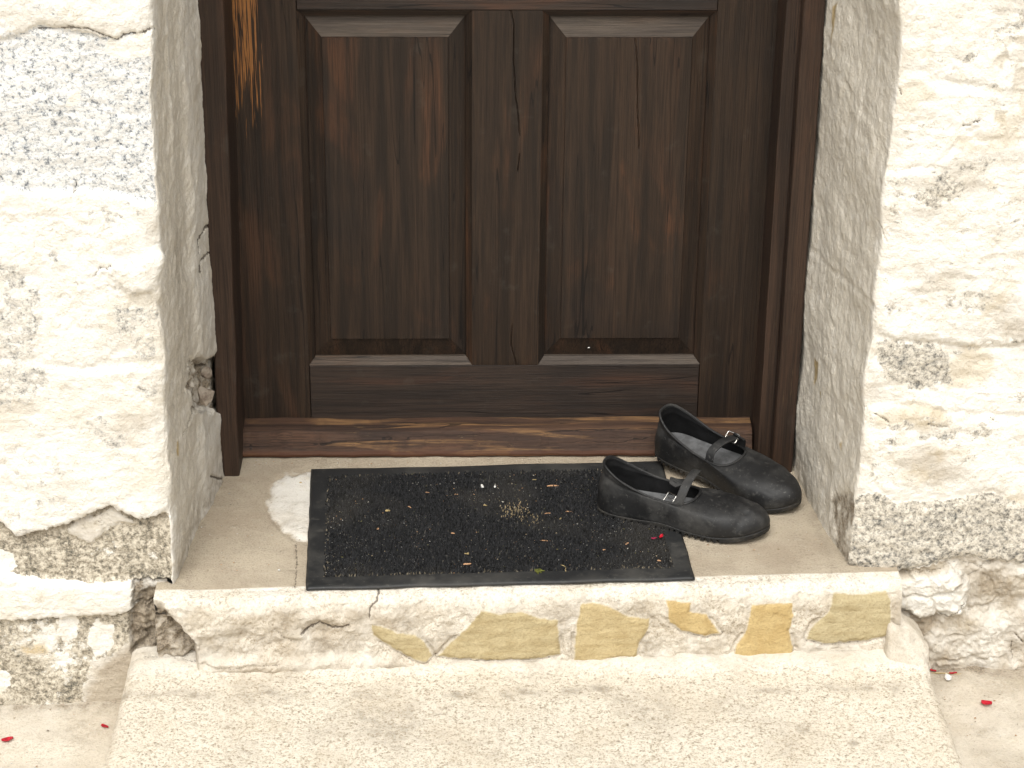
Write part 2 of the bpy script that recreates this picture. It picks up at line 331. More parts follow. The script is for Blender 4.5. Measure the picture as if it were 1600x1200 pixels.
# ------------------------------------------------------------------ house wall
wall = empty('house_wall', (0, -.45, -.21), label='whitewashed stone house wall framing the dark wooden door', cat='wall')
wall_inv = Matrix.Translation((0, .45, .21))
CORN = {-1: [(240, -60), (240, 0), (238, 150), (246, 300), (250, 430), (258, 600), (262, 700), (267, 800), (272, 915)],
        1: [(1404, -60), (1403, 0), (1408, 90), (1392, 200), (1382, 270), (1372, 400), (1366, 500), (1352, 590), (1346, 700), (1336, 765), (1322, 870)]}
LINES = {-1: [[(0, -760)], [(0, -560)], [(0, -370)], [(0, -150)],
              [(0, 62), (40, 50), (60, 38), (130, 50), (175, 58), (240, 44)], [(0, 292), (60, 300), (120, 296), (170, 300), (235, 316)],
              [(0, 560), (120, 576), (250, 566)], [(0, 815), (25, 836), (100, 822), (170, 790), (215, 812), (262, 803)],
              [(0, 893), (60, 905), (150, 913), (210, 908)], [(0, 970), (80, 968), (190, 962), (212, 950)]],
         1: [[(0, -740)], [(0, -560)], [(0, -360)], [(0, -170)],
             [(1385, 118), (1430, 115), (1480, 130), (1600, 152)], [(1380, 270), (1460, 265), (1498, 224), (1600, 222)],
             [(1370, 442), (1480, 436), (1600, 446)], [(1365, 520), (1400, 528), (1460, 533), (1500, 542), (1600, 536)],
             [(1350, 642), (1370, 632), (1440, 640), (1480, 650), (1600, 656)], [(1325, 778), (1370, 766), (1400, 785), (1480, 782), (1540, 770), (1600, 786)],
             [(1320, 884), (1380, 896), (1440, 886), (1500, 868), (1600, 880)]]}
# vertical joints per course, in photo x (off frame too)
VJ = {-1: {4: [-140], 5: [-90], 6: [-180], 7: [-40], 8: [-110], 9: [207, -70], 10: [-130], 0: [60, -200], 1: [120, -120], 2: [30, -230], 3: [140, -90]},
      1: {4: [1700], 5: [1585, 1760], 6: [1500, 1690], 7: [1680], 8: [1484, 1720], 9: [1650], 10: [1720], 11: [1520, 1690], 0: [1480, 1700], 1: [1560, 1800], 2: [1470, 1690], 3: [1560, 1770]}}
# relief of each course against the wall plane (m, + is proud)
REL = {-1: {4: .006, 5: 0, 6: .006, 7: .008, 8: -.010, 9: .004, 10: -.008}, 1: {5: .002, 6: .004, 7: .006, 8: -.001, 9: .004, 10: .006, 11: -.003}}
zz = np.concatenate([np.arange(-.235, .93, .0021), np.linspace(.94, 2.6, 70)])
for sg in (-1, 1):
    a = np.concatenate([np.linspace(1.7, .38, 45)[:-1], np.arange(.38, 0, -.0021)]); nb_ = 165
    pts = []
    for q in CORN[sg]:
        x = .53*sg
        for _ in range(5): p = on(q, 1, yw(x)); x = p[0]
        pts.append((p[2], p[0]))
    pts.sort(); xc = np.interp(zz, [p[0] for p in pts], [p[1] for p in pts])
    xc = xc+.003*fbm(np.stack([zz*0+sg, zz*0, zz], -1), 12, 4)
    m, n = len(zz), len(a)+nb_+8
    S = np.zeros((m, n, 3)); S[..., 2] = zz[:, None]
    S[:, :len(a), 0] = xc[:, None]+sg*a[None]; S[:, :len(a), 1] = yw(S[:, :len(a), 0])
    t = np.linspace(0, 1, nb_); xe = .4875*sg; ye = -.112
    S[:, len(a):len(a)+nb_, 0] = xc[:, None]*(1-t)+xe*t; S[:, len(a):len(a)+nb_, 1] = yw(xc)[:, None]*(1-t)+ye*t
    t = np.linspace(0, 1, 9)[1:]; S[:, len(a)+nb_:, 0] = xe+sg*.002*t; S[:, len(a)+nb_:, 1] = ye+(.03-ye)*t
    ker = np.exp(-np.linspace(-2, 2, 15)**2); ker /= ker.sum()
    cfade = np.clip((len(a)-np.arange(n))/9., 0, 1)[None]
    S2 = S.copy()
    for k in (0, 1):
        pad = np.pad(S[..., k], ((0, 0), (7, 7)), mode='edge'); S2[..., k] = sum(ker[i]*pad[:, i:i+n] for i in range(15))
    S[:, len(a)-28:len(a)+28] = S2[:, len(a)-28:len(a)+28]
    N = normals(S); flip = np.sign(N[5, 5, 1])          # front must point to -y
    if flip > 0: N = -N
    idx = np.arange(n)[None]+np.zeros((m, 1), int); front = idx < len(a)
    bfrac = np.clip((idx-len(a))/nb_, 0, 1.05)
    px = proj(S); fx, fy = px[..., 0], px[..., 1]
    wob = 9*fbm(S, 24, 5, .6); wobf = 5*fbm(S, 80, 3)
    # courses and stones
    course = np.zeros((m, n), int); jd = np.full((m, n), 1e9)
    for ln in LINES[sg]:
        yy = np.interp(fx, [p[0] for p in ln], [p[1] for p in ln]); d = fy+wobf*.7-yy
        course += (d > 0); jd = np.minimum(jd, np.abs(d))
    col_ = np.zeros((m, n), int)
    for cc, js in VJ[sg].items():
        for j in js:
            d = fx+wobf*.8-j; M = course == cc; col_ += (M & (d*sg > 0)); jd = np.where(M, np.minimum(jd, np.abs(d)), jd)
    lab = np.where(front, course*10+col_, 999)
    # relief
    D = .0048*fbm(S, 6, 3)+.0012*fbm(S, 30, 3)+.0007*fbm(S, (22, 22, 90), 3)*front
    rel = np.zeros((m, n))
    for k, v in REL[sg].items(): rel = np.where(course == k, v, rel)
    for _ in range(3):                                  # soften the relief steps a little
        rel[1:-1] = (rel[:-2]+2*rel[1:-1]+rel[2:])/4
    D += np.where(front, rel*cfade, 0)+np.where(front, .0009*fbm(S, 70, 3, .65)-.0016*np.clip(fbm(S, 34, 3, .6, off=21)-.35, 0, 1)*2, 0)
    fade = np.clip(bfrac*6, 0, 1); jm = (1-sstep(2, 13, jd))*front
    D -= jm*(.0012+.004*np.clip(fbm(S, 6, 2, off=9), 0, 1))
    gran = np.zeros((m, n)); och = gran.copy(); pl = gran.copy(); di = gran.copy(); tan = gran.copy(); cr = gran.copy(); tone = gran.copy(); spk = gran.copy()
    bare = np.zeros((m, n))
    def put(arr, pts, v, soft=20): 
        return np.maximum(arr, v*pmask(px, pts, soft, wob))
    if sg < 0:
        g = (course == 5)*1.0*(1-.9*pmask(px, [(170, 55), (245, 50), (240, 84), (205, 100), (165, 88)], 8, wob))*(1-.8*pmask(px, [(100, 140), (122, 140), (126, 168), (104, 165)], 6, wob))
        gran = np.maximum(gran, np.where(front, g*.95, 0))
        gran = put(gran, [(-30, 385), (40, 408), (72, 470), (62, 540), (82, 600), (50, 642), (-30, 650)], .52, 16)
        gran = put(gran, [(158, 442), (200, 470), (252, 468), (256, 560), (215, 570), (180, 520)], .5, 14)
        gran = put(gran, [(20, 20), (30, 60), (18, 90), (-20, 95), (-20, 60)], .5, 8)
        gran = np.where((course == 8) & front, .80+.25*fbm(S, 12, 3, off=6), gran); gran = np.where((course >= 10) & front, .66+.35*fbm(S, 13, 3, off=4), gran); tone = np.where(course >= 8, 1, tone)
        tone = np.where((course == 6) | (course == 7), .55, tone)
        gran = np.where((course == 7) & front & (fy > 770), np.maximum(gran, .0), gran)
        lump = pmask(px, [(112, 835), (130, 808), (172, 796), (205, 812), (215, 824), (160, 828), (140, 850)], 6, wob)   # cream plaster lump over the granite
        gran *= 1-.8*lump; tan = np.maximum(tan, .5*lump); D += .006*lump
        for pp in ([(150, 970), (180, 985), (175, 1020), (150, 1030), (140, 1000)], [(-10, 1045), (14, 1050), (8, 1085), (-10, 1090)], [(95, 975), (112, 972), (118, 1000), (98, 1004)], [(0, 865), (22, 872), (26, 890), (-5, 895)]):
            q = pmask(px, pp, 5, wob); gran *= 1-.9*q
        och = np.maximum(och, .75*pmask(px, [(34, 1015), (64, 1014), (70, 1024), (40, 1030)], 7, wob))
        rw = front & ((course == 6) | (course == 7) | (course == 4))
        gran = np.where(rw, np.maximum(gran, np.clip(.26+.55*fbm(S, (11, 11, 18), 5, .65, off=33)-.14, 0, .46)), gran); tan = np.where(rw, np.maximum(tan, np.clip(.6*fbm(S, (7, 7, 15), 4, .6, off=43)-.1, 0, .4)), tan)
        c9 = (course == 9) & (col_ == 0)                # rubble end beside the white block
        di = np.where(c9 & front, .8, di); D -= np.where(c9 & front, .012, 0)
        sm = pmask(px, [(150, 1045), (215, 1000), (235, 1120), (120, 1125)], 12, wob); gran *= 1-sm; tan = np.maximum(tan, sm*.9)
        cut = pmask(px, [(206, 960), (222, 930), (300, 925), (310, 1030), (205, 1030)], 6, wob); D -= .022*cut*(.7+.6*fbm(S, 40, 3)); di = np.maximum(di, .9*cut); gran *= 1-cut; tan = np.maximum(tan, cut)
        under = np.exp(-np.abs(fy-np.interp(fx, [p[0] for p in LINES[-1][7]], [p[1] for p in LINES[-1][7]])-5)/5.)*front; di = np.maximum(di, .55*under)
        for ln, v in (([(60, 45), (118, 42), (140, 44), (180, 60), (240, 44)], 1), ([(148, 428), (160, 416), (176, 414)], .8), ([(150, 826), (178, 789), (200, 806), (230, 815)], .5), ([(0, 335), (80, 335), (145, 352)], .25), ([(118, 285), (115, 300)], 1), ([(120, 440), (122, 444)], .9), ([(158, 945), (158, 962), (120, 966), (0, 972)], .5)):
            L_ = (1-sstep(.8, 2.6, seg_dist(px+wobf[..., None]*.8, ln)))*v*.8; cr = np.maximum(cr, L_); D -= .004*L_
        D += .006*pmask(px, [(176, 412), (250, 400), (252, 452), (205, 458), (180, 440)], 8, wob)
        D -= .003*pmask(px, [(205, 452), (240, 450), (250, 475), (200, 480)], 6, wob); pl = np.maximum(pl, .8*pmask(px, [(205, 452), (240, 450), (250, 478), (200, 482)], 6, wob))
    else:
        gran = put(gran, [(1408, 302), (1450, 288), (1480, 268), (1516, 284), (1500, 308), (1460, 332), (1428, 320)], .72)
        gran = put(gran, [(1366, 532), (1450, 530), (1492, 558), (1480, 602), (1440, 612), (1400, 600), (1364, 572)], .8)
        gran = put(gran, [(1366, 462), (1400, 458), (1430, 480), (1420, 502), (1372, 496)], .5)
        gran = put(gran, [(1470, 155), (1500, 160), (1502, 178), (1472, 176)], .5); gran = put(gran, [(1580, -20), (1650, -20), (1650, 40), (1590, 48)], .6)
        gran = np.where((course == 10) & front, .95, gran); tone = np.where((course >= 10), .78, .75)
        for pp in ([(1484, 566), (1518, 532), (1565, 572), (1545, 602), (1480, 606)], [(1368, 640), (1440, 632), (1482, 644), (1482, 664), (1410, 668), (1372, 662)], [(1526, 468), (1572, 448), (1562, 484), (1532, 502)], [(1560, 770), (1605, 775), (1605, 800), (1570, 790)]):
            och = np.maximum(och, .38*pmask(px, pp, 8, wob))
        tan = np.maximum(tan, .35*pmask(px, [(1384, 278), (1470, 270), (1480, 285), (1420, 302), (1386, 300)], 8, wob)); tan = np.maximum(tan, .28*pmask(px, [(1490, 226), (1620, 224), (1620, 262), (1500, 268)], 8, wob))
        for pp in ([(1556, 92), (1572, 80), (1578, 92), (1564, 110), (1552, 98)], [(1582, 60), (1640, 52), (1640, 72), (1588, 72)], [(1586, 110), (1640, 90), (1640, 190), (1596, 182), (1584, 140)], [(1556, 176), (1572, 176), (1570, 192), (1555, 190)]):
            q = pmask(px, pp, 3, wob*.4); pl = np.maximum(pl, .95*q); D -= .002*q
        rw = front & (course < 10)                      # weathered whitewash: thin, stained, with grains showing through
        gran = np.where(rw, np.maximum(gran, np.clip(.30+.55*fbm(S, (13, 13, 26), 5, .65, off=31)-.12, 0, .5)), gran)
        tan = np.where(rw, np.maximum(tan, np.clip(.75*fbm(S, (8, 8, 20), 4, .6, off=41)-.05, 0, .55)), tan)
        och = np.where(rw, np.maximum(och, np.clip(.9*fbm(S, (10, 10, 16), 4, .6, off=51)-.38, 0, .3)), och)
        c11 = (course >= 11) & front; wd, wr = worley(S[..., 0]+.012*fbm(S, 20, 3), (S[..., 2]+.010*fbm(S, 20, 3, off=5))*1.35, .085, 3)
        tan = np.where(c11, np.clip(.62+.3*(wr-.5)+.5*fbm(S, 16, 5, .65), .32, 1), tan); wj = 1-sstep(.001, .012, wd)
        wj = wj*np.clip(.35+1.4*fbm(S, 9, 3, off=12), 0, 1); D += np.where(c11, .008*fbm(S, 15, 5, .6)+.004*(wr-.5)-.005*wj+.0012*fbm(S, 110, 2), 0)
        di = np.where(c11, np.clip(.45*fbm(S, 19, 4, .6, off=3)+.5*wj*np.clip(fbm(S, 15, 2)+.3, 0, 1), 0, .75), di)
        rock = pmask(px, [(1385, 893), (1450, 896), (1498, 888), (1512, 920), (1500, 958), (1450, 960), (1400, 950), (1384, 925)], 6, wob)
        D += .012*rock; tan = np.where(c11, tan*(1-rock)+.12*rock, tan)
        for ln, v in (([(1455, 966), (1490, 960), (1505, 940)], .9), ([(1380, 896), (1440, 896), (1500, 878), (1540, 890)], .6), ([(1585, 990), (1600, 1005)], .8), ([(1583, 1005), (1583, 1030)], .8), ([(1390, 270), (1440, 262), (1480, 264)], .4), ([(1370, 345), (1385, 378)], .5), ([(1520, 192), (1530, 186)], 1), ([(1505, 198), (1515, 194)], .9), ([(1406, 140), (1410, 150)], .9), ([(1400, 300), (1412, 306)], .5), ([(1368, 648), (1385, 655)], .8), ([(1450, 663), (1478, 665)], .7), ([(1550, 655), (1560, 662)], .6)):
            L_ = (1-sstep(.8, 2.6, seg_dist(px+wobf[..., None]*.8, ln)))*v*.8; cr = np.maximum(cr, L_); D -= .004*L_
    # upper and far-off masonry: patches of bare stone
    offv = front & ((fy < -30) | (fx < -40) | (fx > 1640))
    gran = np.where(offv & (fy < -30), np.clip(fbm(S, 5, 4, off=2)*1.3, 0, .95), gran)
    # reveal plaster, turning into whitewash at the arris
    edge = sstep(-.07, .10, (idx-len(a))/nb_+.05*fbm(S, 22, 4)) if sg > 0 else sstep(-.02, .16, (idx-len(a))/nb_+.06*fbm(S, 22, 4))
    pl = np.maximum(pl, edge*(.92 if sg > 0 else .85))
    gran *= (1-edge); och *= (1-edge); tan = tan*(1-edge); di *= (1-edge*.6)
    D = D+np.where(front, 0, .0005*fbm(S, (60, 60, 9), 3)+.0012*fbm(S, 45, 4, .6))
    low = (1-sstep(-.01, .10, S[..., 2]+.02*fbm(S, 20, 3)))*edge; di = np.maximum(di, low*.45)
    cr = np.maximum(cr, 0)
    if sg > 0:
        for ln, v, dd in (([(1268, 390), (1300, 422), (1345, 456), (1365, 480)], .12, .0025), ([(1306, 420), (1300, 480), (1292, 560)], 0, -.002), ([(1302, 100), (1330, 140), (1360, 190)], .12, .002)):
            L_ = (1-sstep(1.5, 6, seg_dist(px+wobf[..., None]*1.2, ln))); D -= .5*dd*L_
        for pp in ([(1271, 560), (1280, 566), (1279, 590), (1273, 602)], [(1283, 612), (1287, 612), (1285, 624)], [(1310, 694), (1313, 690), (1312, 704)], [(1302, 10), (1308, 4), (1306, 40), (1302, 68)]):
            q = pmask(px, pp, 1.5); och = np.maximum(och, q*.9); tone = np.maximum(tone, q); di = np.maximum(di, q*.3)
        D += np.where(front, 0, .004*fbm(S, (8, 8, 5), 3)*sstep(.02, .2, bfrac))
        br = pmask(px, [(1292, 780), (1306, 770), (1330, 772), (1325, 890), (1300, 880), (1298, 830)], 6, wob); di = np.maximum(di, .75*br); D -= .004*br
    else:
        bead = sstep(.55, .66, bfrac+.03*fbm(S, 9, 3))*(1-sstep(.985, 1.0, bfrac)); rib = np.exp(-((bfrac-.34-.04*fbm(S, 4, 2))/.03)**2)*sstep(.5, .7, S[..., 2])
        gap = pmask(px, [(300, 560), (345, 560), (345, 640), (303, 640), (297, 610)], 5, wob)
        D += np.where(front, 0, .007*bead*(1-gap)+.003*rib); pl = np.where(front, pl, pl*(1-.6*rib)); D -= .016*gap*(.6+.5*fbm(S, 50, 2)); di = np.maximum(di, .9*gap)
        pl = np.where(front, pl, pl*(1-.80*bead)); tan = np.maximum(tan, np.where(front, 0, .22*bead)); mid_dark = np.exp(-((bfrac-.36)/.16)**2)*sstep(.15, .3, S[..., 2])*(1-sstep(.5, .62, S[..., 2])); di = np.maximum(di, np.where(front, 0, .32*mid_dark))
        for ln, v in (([(320, 352), (306, 374), (306, 395)], 1), ([(322, 395), (309, 408), (307, 424)], .9), ([(314, 571), (330, 569)], .9), ([(300, 590), (301, 640), (290, 680)], .5), ([(325, 744), (340, 748)], .9)):
            L_ = (1-sstep(1.0, 2.8, seg_dist(px+wobf[..., None]*.3, ln)))*v; cr = np.maximum(cr, L_); D -= .003*L_
        q = pmask(px, [(278, 690), (281, 688), (279, 712), (276, 712)], 1.5); och = np.maximum(och, q); tone = np.maximum(tone, q)
    far = sstep(.5, .8, np.abs(S[..., 0]))
    S = S+N*D[..., None]
    A1 = np.stack([gran, och, pl, di], -1); A2 = np.stack([tan, cr, tone, spk], -1)
    flab = lab[:-1, :-1]
    if flip > 0: S = S[:, ::-1]; A1 = A1[:, ::-1]; A2 = A2[:, ::-1]; flab = flab[:, ::-1]; N = N[:, ::-1]
    # the sheet's own winding faces outwards after the flip
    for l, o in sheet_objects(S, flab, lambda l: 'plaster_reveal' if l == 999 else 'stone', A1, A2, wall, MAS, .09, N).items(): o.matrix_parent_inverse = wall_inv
def wallpart(name, me, mat=MAS, bev=.01):
    o = link(name, me, mat, wall); o.matrix_parent_inverse = wall_inv
    if bev: mods(o, bev)
    return o
wallpart('light_leak_block', box_mesh(-1.75, 1.75, .14, .5, -.3, 2.6))  # unseen backing added so sky light cannot leak in behind the door
wallpart('lintel', box_mesh(-.62, .62, -.44, .13, 1.9, 2.12)); 
for k, (x0, x1) in enumerate([(-.56, -.16), (-.15, .2), (.21, .56)]): wallpart('stone', box_mesh(x0, x1, -.455, .13, 2.13, 2.6))
# rubble showing in the gap between plaster and post
for q, r, sd_ in (((322, 583), .013, 1), ((320, 620), .020, 2)):
    c = on(q, 0, -.484); rs = np.random.default_rng(sd_); v = rs.normal(size=(26, 3)); v /= np.linalg.norm(v, axis=1)[:, None]
    import bmesh
    bm = bmesh.new()
    for p in v: bm.verts.new(tuple(c+p*r*np.array([.8, 1, .9])*(.75+.35*rs.random())))
    bmesh.ops.convex_hull(bm, input=bm.verts); me = bpy.data.meshes.new('stone'); bm.to_mesh(me); bm.free()
    wallpart('stone', me, RUBBLE, .0015)

# ------------------------------------------------------------------ doorstep: slabs, nosing, riser with ochre stones
step = empty('doorstep', (0, -.3, -.2), label='cement doorstep with ochre stones set in its riser, under the doormat', cat='doorstep')
step_inv = Matrix.Translation((0, .3, .2))
def yr(x): return -.517+.040*x
xs = np.arange(-.548, .604, .0021)
tf = np.concatenate([np.linspace(.06, -.05, 14)[:-1], np.arange(-.05, -.455, -.0035)])
nf = len(tf); prof = [(.040, 0), (.020, -.0025), (.008, -.012), (.001, -.030), (-.006, -.12), (-.007, -.150)]
seg = [0, .02, .036, .053, .146, .176]; tr = np.arange(0, .176, .0019)
py_ = np.interp(tr, seg, [p[0] for p in prof]); pz_ = np.interp(tr, seg, [p[1] for p in prof])
S = np.zeros((len(xs), nf+len(tr), 3)); S[..., 0] = xs[:, None]
f01 = (tf-tf[0])/(tf[-1]-tf[0]); yc = yr(xs)+.044
S[:, :nf, 1] = tf[0]+(yc[:, None]-tf[0])*f01[None]; S[:, nf:, 1] = yr(xs)[:, None]+py_[None]; S[:, nf:, 2] = pz_[None]
ker = np.exp(-np.linspace(-2, 2, 9)**2); ker /= ker.sum()
for k in (1, 2):
    pad = np.pad(S[..., k], ((0, 0), (4, 4)), mode='edge'); sm = sum(ker[i]*pad[:, i:i+S.shape[1]] for i in range(9)); S[:, nf-6:-6, k] = sm[:, nf-6:-6]
N = normals(S); flip = N[50, 20, 2] < 0
if flip: N = -N
px = proj(S); fx, fy = px[..., 0], px[..., 1]; J = np.arange(S.shape[1])[None]+np.zeros((len(xs), 1), int)
isf = J < nf; ris = J >= nf+21+5*fbm(S, 22, 4, .6)
wob = 5*fbm(S, 30, 4); wobf = 4*fbm(S, 90, 3)
D = .0016*fbm(S, 10, 4)+np.where(isf, 0, .0022*fbm(S, 22, 4))+np.where(ris, .0030*fbm(S, 40, 4, .6)+.0011*fbm(S, 150, 2), .0006*fbm(S, 150, 2)*(1-isf))
gran = np.zeros(S.shape[:2]); och = gran.copy(); pl = gran.copy(); di = gran.copy(); tan = gran.copy(); cr = gran.copy(); tone = gran.copy(); spk = gran.copy()
tan = np.where(isf, 1.0, .0); spk = np.where(isf, 0, .72); spk = np.where(J >= nf, np.clip(.75+.4*fbm(S, 20, 3), .3, 1), spk)
rb = sstep(nf+10, nf+30, J+7*fbm(S, 20, 4, .6)); tan = np.where(isf, tan, rb*np.clip(.72+.5*fbm(S, 15, 4, .6), .2, 1)); spk = np.where(isf, spk, spk*(1-rb)+rb*np.clip(.40+.6*fbm(S, 17, 3, off=8), .1, .85)); di = np.where(isf, di, rb*np.clip(.06+.5*fbm(S, 21, 4, .6, off=2), 0, .5))
lab = np.where(isf, 0, np.where(ris, 2, 1))
# worn floor slab and the pale stone set beside the mat
PALE = [(425, 762), (445, 744), (472, 738), (492, 742), (492, 852), (470, 842), (445, 830), (428, 812), (420, 788)]
q = pmask(px, PALE, 3, wob*1.6); tan *= (1-.80*q*isf); D += .002*q*isf; lab = np.where((q > .5) & isf, 3, lab)
rim = np.exp(-(poly_sdf(px, PALE)/5)**2)*isf; cr = np.maximum(cr, .30*rim); D -= .0025*rim
for ln, v in (([(376, 748), (392, 752), (402, 768), (418, 790), (430, 818), (450, 838), (470, 850)], .4), ([(462, 850), (464, 880), (461, 918)], .75), ([(395, 755), (415, 750)], .4), ([(592, 920), (590, 935), (578, 950), (577, 965)], .9), ([(290, 920), (360, 924), (430, 921), (478, 924)], .35), ([(1120, 910), (1200, 905), (1300, 900)], .35), ([(285, 780), (305, 772), (330, 760)], .3)):
    L_ = (1-sstep(.8, 2.6, seg_dist(px+wobf[..., None]*.4, ln)))*v; cr = np.maximum(cr, L_); D -= .002*L_
di = np.where(isf, np.clip(.08+.36*fbm(S, 9, 4, off=4), 0, .4), di)
edge = np.exp(-np.minimum(np.abs(S[..., 0]+.50), np.abs(S[..., 0]-.50))/.015)*isf; di = np.maximum(di, .4*edge)
back = np.exp(-np.abs(S[..., 1]+.085)/.02)*isf; di = np.maximum(di, .25*back)
# broken left end of the riser
cut = pmask(px, [(150, 938), (246, 938), (262, 960), (304, 1012), (304, 1060), (150, 1060)], 4, wob*.6)*(J >= nf+2)
D -= .045*cut*(.8+.5*fbm(S, 40, 3)); di = np.maximum(di, .85*cut)
# hollows in the mortar
for pp, dd in (([(470, 985), (500, 972), (545, 978), (540, 990), (505, 992), (480, 1000)], .008), ([(330, 1030), (700, 1030), (700, 1050), (330, 1050)], -.006), ([(310, 1000), (390, 990), (440, 1005), (380, 1030), (310, 1030)], .005), ([(450, 1000), (560, 990), (575, 1015), (500, 1030)], .004)):
    q = pmask(px, pp, 7, wob)*ris; D -= dd*q; di = np.maximum(di, (.35 if dd > 0 else 0)*q)
for ln, v in (([(470, 992), (500, 974), (520, 984), (545, 978)], .8), ([(300, 1035), (345, 1042), (440, 1036)], .5), ([(430, 985), (445, 998), (455, 1002)], .5), ([(520, 1045), (545, 1025), (580, 1012)], .2)):
    L_ = (1-sstep(1, 3, seg_dist(px+wobf[..., None]*.5, ln)))*v*ris; cr = np.maximum(cr, L_); D -= .003*L_
OST = [([(580, 974), (598, 978), (622, 988), (650, 992), (664, 1004), (676, 1024), (666, 1033), (645, 1030), (612, 1012), (582, 992)], .1),
       ([(684, 1026), (700, 1008), (728, 982), (752, 953), (780, 958), (815, 955), (842, 966), (872, 968), (876, 1022), (840, 1030), (780, 1031), (720, 1030)], .12),
       ([(908, 944), (925, 941), (955, 948), (985, 964), (1016, 966), (1014, 982), (1000, 1004), (994, 1028), (960, 1030), (920, 1036), (896, 1034), (897, 1000), (902, 970)], .35),
       ([(1040, 936), (1060, 940), (1082, 940), (1078, 954), (1105, 960), (1116, 976), (1127, 990), (1100, 994), (1066, 986), (1046, 972)], .85),
       ([(1174, 944), (1205, 943), (1238, 942), (1240, 962), (1234, 985), (1240, 1012), (1238, 1030), (1200, 1032), (1165, 1032), (1144, 1028), (1150, 1008), (1164, 990), (1170, 965)], .9),
       ([(1302, 926), (1345, 928), (1385, 922), (1392, 940), (1392, 980), (1385, 994), (1340, 1003), (1290, 1005), (1260, 998), (1266, 982), (1282, 968), (1296, 954)], .0)]
OST = [([(x, y) for x, y in pp], t) for pp, t in OST]
names = {0: 'floor_slab', 1: 'nosing', 2: 'riser_mortar', 3: 'floor_slab'}
for k, (pp, t_) in enumerate(OST):
    s_ = poly_sdf(px, pp)+wobf*.35; ok = J >= nf+3
    q = (1-sstep(-1.8, 1.8, s_))*ok; inside = (1-sstep(-6, 0, s_))*ok
    D = D*(1-inside*.75)+inside*(.0025+.0012*fbm(S, (25, 25, 60), 3)); D -= .004*np.exp(-((s_-3)/2.5)**2)*ok*(fy > np.mean([p[1] for p in pp]))
    och = np.maximum(och*(1-q), q); tone = tone*(1-q)+t_*q; spk *= 1-q; di *= 1-q; cr *= 1-q; tan *= 1-q
    lab = np.where((s_ < 0) & ok, 10+k, lab); names[10+k] = 'stone'
    shade_ = np.exp(-((s_-2.5)/1.8)**2)*ok*(fy > np.max([p[1] for p in pp])-14); cr = np.maximum(cr, .55*shade_*(s_ > 0))  # shadow line below each ochre stone, painted in through the crack mask
S = S+N*D[..., None]; A1 = np.stack([gran, och, pl, di], -1); A2 = np.stack([tan, cr, tone, spk], -1); fl = lab[:-1, :-1]
if flip: S = S[::-1]; A1 = A1[::-1]; A2 = A2[::-1]; fl = fl[::-1]; N = N[::-1]
for l, o in sheet_objects(S, fl, lambda l: names[l], A1, A2, step, MAS, .022, N).items():
    o.matrix_parent_inverse = step_inv
    if l == 3: o['label'] = 'pale stone set in the floor beside the doormat'
o = link('step_core', mesh([(x, y, z) for x in (-.48, .585) for y, z in ((.05, -.03), (.05, -.22), (-.475+.04*x, -.22), (-.475+.04*x, -.03))], [(0, 1, 2, 3), (7, 6, 5, 4), (0, 4, 5, 1), (1, 5, 6, 2), (2, 6, 7, 3), (3, 7, 4, 0)]), MAS, step); o.matrix_parent_inverse = step_inv

bm = bmesh.new()
for p in [(.585, -.498, -.066), (.585, -.530, -.12), (.602, -.46, -.062), (.640, -.445, -.100), (.655, -.44, -.20), (.648, -.515, -.110), (.635, -.540, -.118), (.585, -.45, -.2), (.650, -.53, -.2), (.60, -.54, -.2)]: bm.verts.new(p)
bmesh.ops.convex_hull(bm, input=bm.verts); bmesh.ops.triangulate(bm, faces=bm.faces)
for _ in range(4): bmesh.ops.subdivide_edges(bm, edges=bm.edges, cuts=1, use_grid_fill=True, smooth=.12)
me = bpy.data.meshes.new('mortar_fillet'); bm.to_mesh(me); bm.free(); V = np.zeros(len(me.vertices)*3); me.vertices.foreach_get('co', V); V = V.reshape(-1, 3)
V = V+np.stack([fbm(V, 30, 4, off=1), fbm(V, 30, 4, off=7), fbm(V, 30, 4, off=13)], -1)*.0035; me.vertices.foreach_set('co', V.ravel())
add_attr(me, 'M1', np.stack([V[:, 0]*0, V[:, 0]*0, V[:, 0]*0, np.clip(.4*fbm(V, 25, 3), 0, .5)], -1)); add_attr(me, 'M2', np.stack([np.clip(.55+.5*fbm(V, 20, 3), .1, 1), V[:, 0]*0, V[:, 0]*0, V[:, 0]*0+.35], -1))
o = link('mortar_fillet', me, MAS, step, True); o.matrix_parent_inverse = step_inv

# ------------------------------------------------------------------ lower granite step
xs = np.concatenate([[-.594], np.arange(-.590, .640, .004), [.644]])
ty = np.concatenate([np.arange(-.475, -.90, -.004), np.full(30, -.90)]); tz = np.concatenate([np.zeros(len(ty)-30), np.linspace(-.002, -.095, 30)])
S = np.zeros((len(xs), len(ty), 3)); S[..., 0] = xs[:, None]; S[..., 1] = ty[None]; S[..., 2] = -.120+tz[None]
for k in (1, 2):
    pad = np.pad(S[..., k], ((0, 0), (4, 4)), mode='edge'); S[..., k] = sum(ker[i]*pad[:, i:i+S.shape[1]] for i in range(9))
N = normals(S); flip = N[50, 20, 2] < 0
if flip: N = -N
px = proj(S); wob = 6*fbm(S, 25, 4); X, Y = S[..., 0], S[..., 1]
D = .0018*fbm(S, 9, 4)+.0009*fbm(S, 60, 3)
ed = np.minimum(X+.594, .644-X); D -= .010*np.exp(-ed/.006)+.006*np.clip(fbm(S, 18, 3), 0, 1)*np.exp(-ed/.02)
bk = sstep(-.565, -.515, Y+.012*fbm(S, 12, 3)); D += .008*bk+.003*bk*fbm(S, 30, 3)
spk = np.full(X.shape, 1.0); tan = np.zeros_like(X); di = np.zeros_like(X); cr = np.zeros_like(X); Z = np.zeros_like(X)
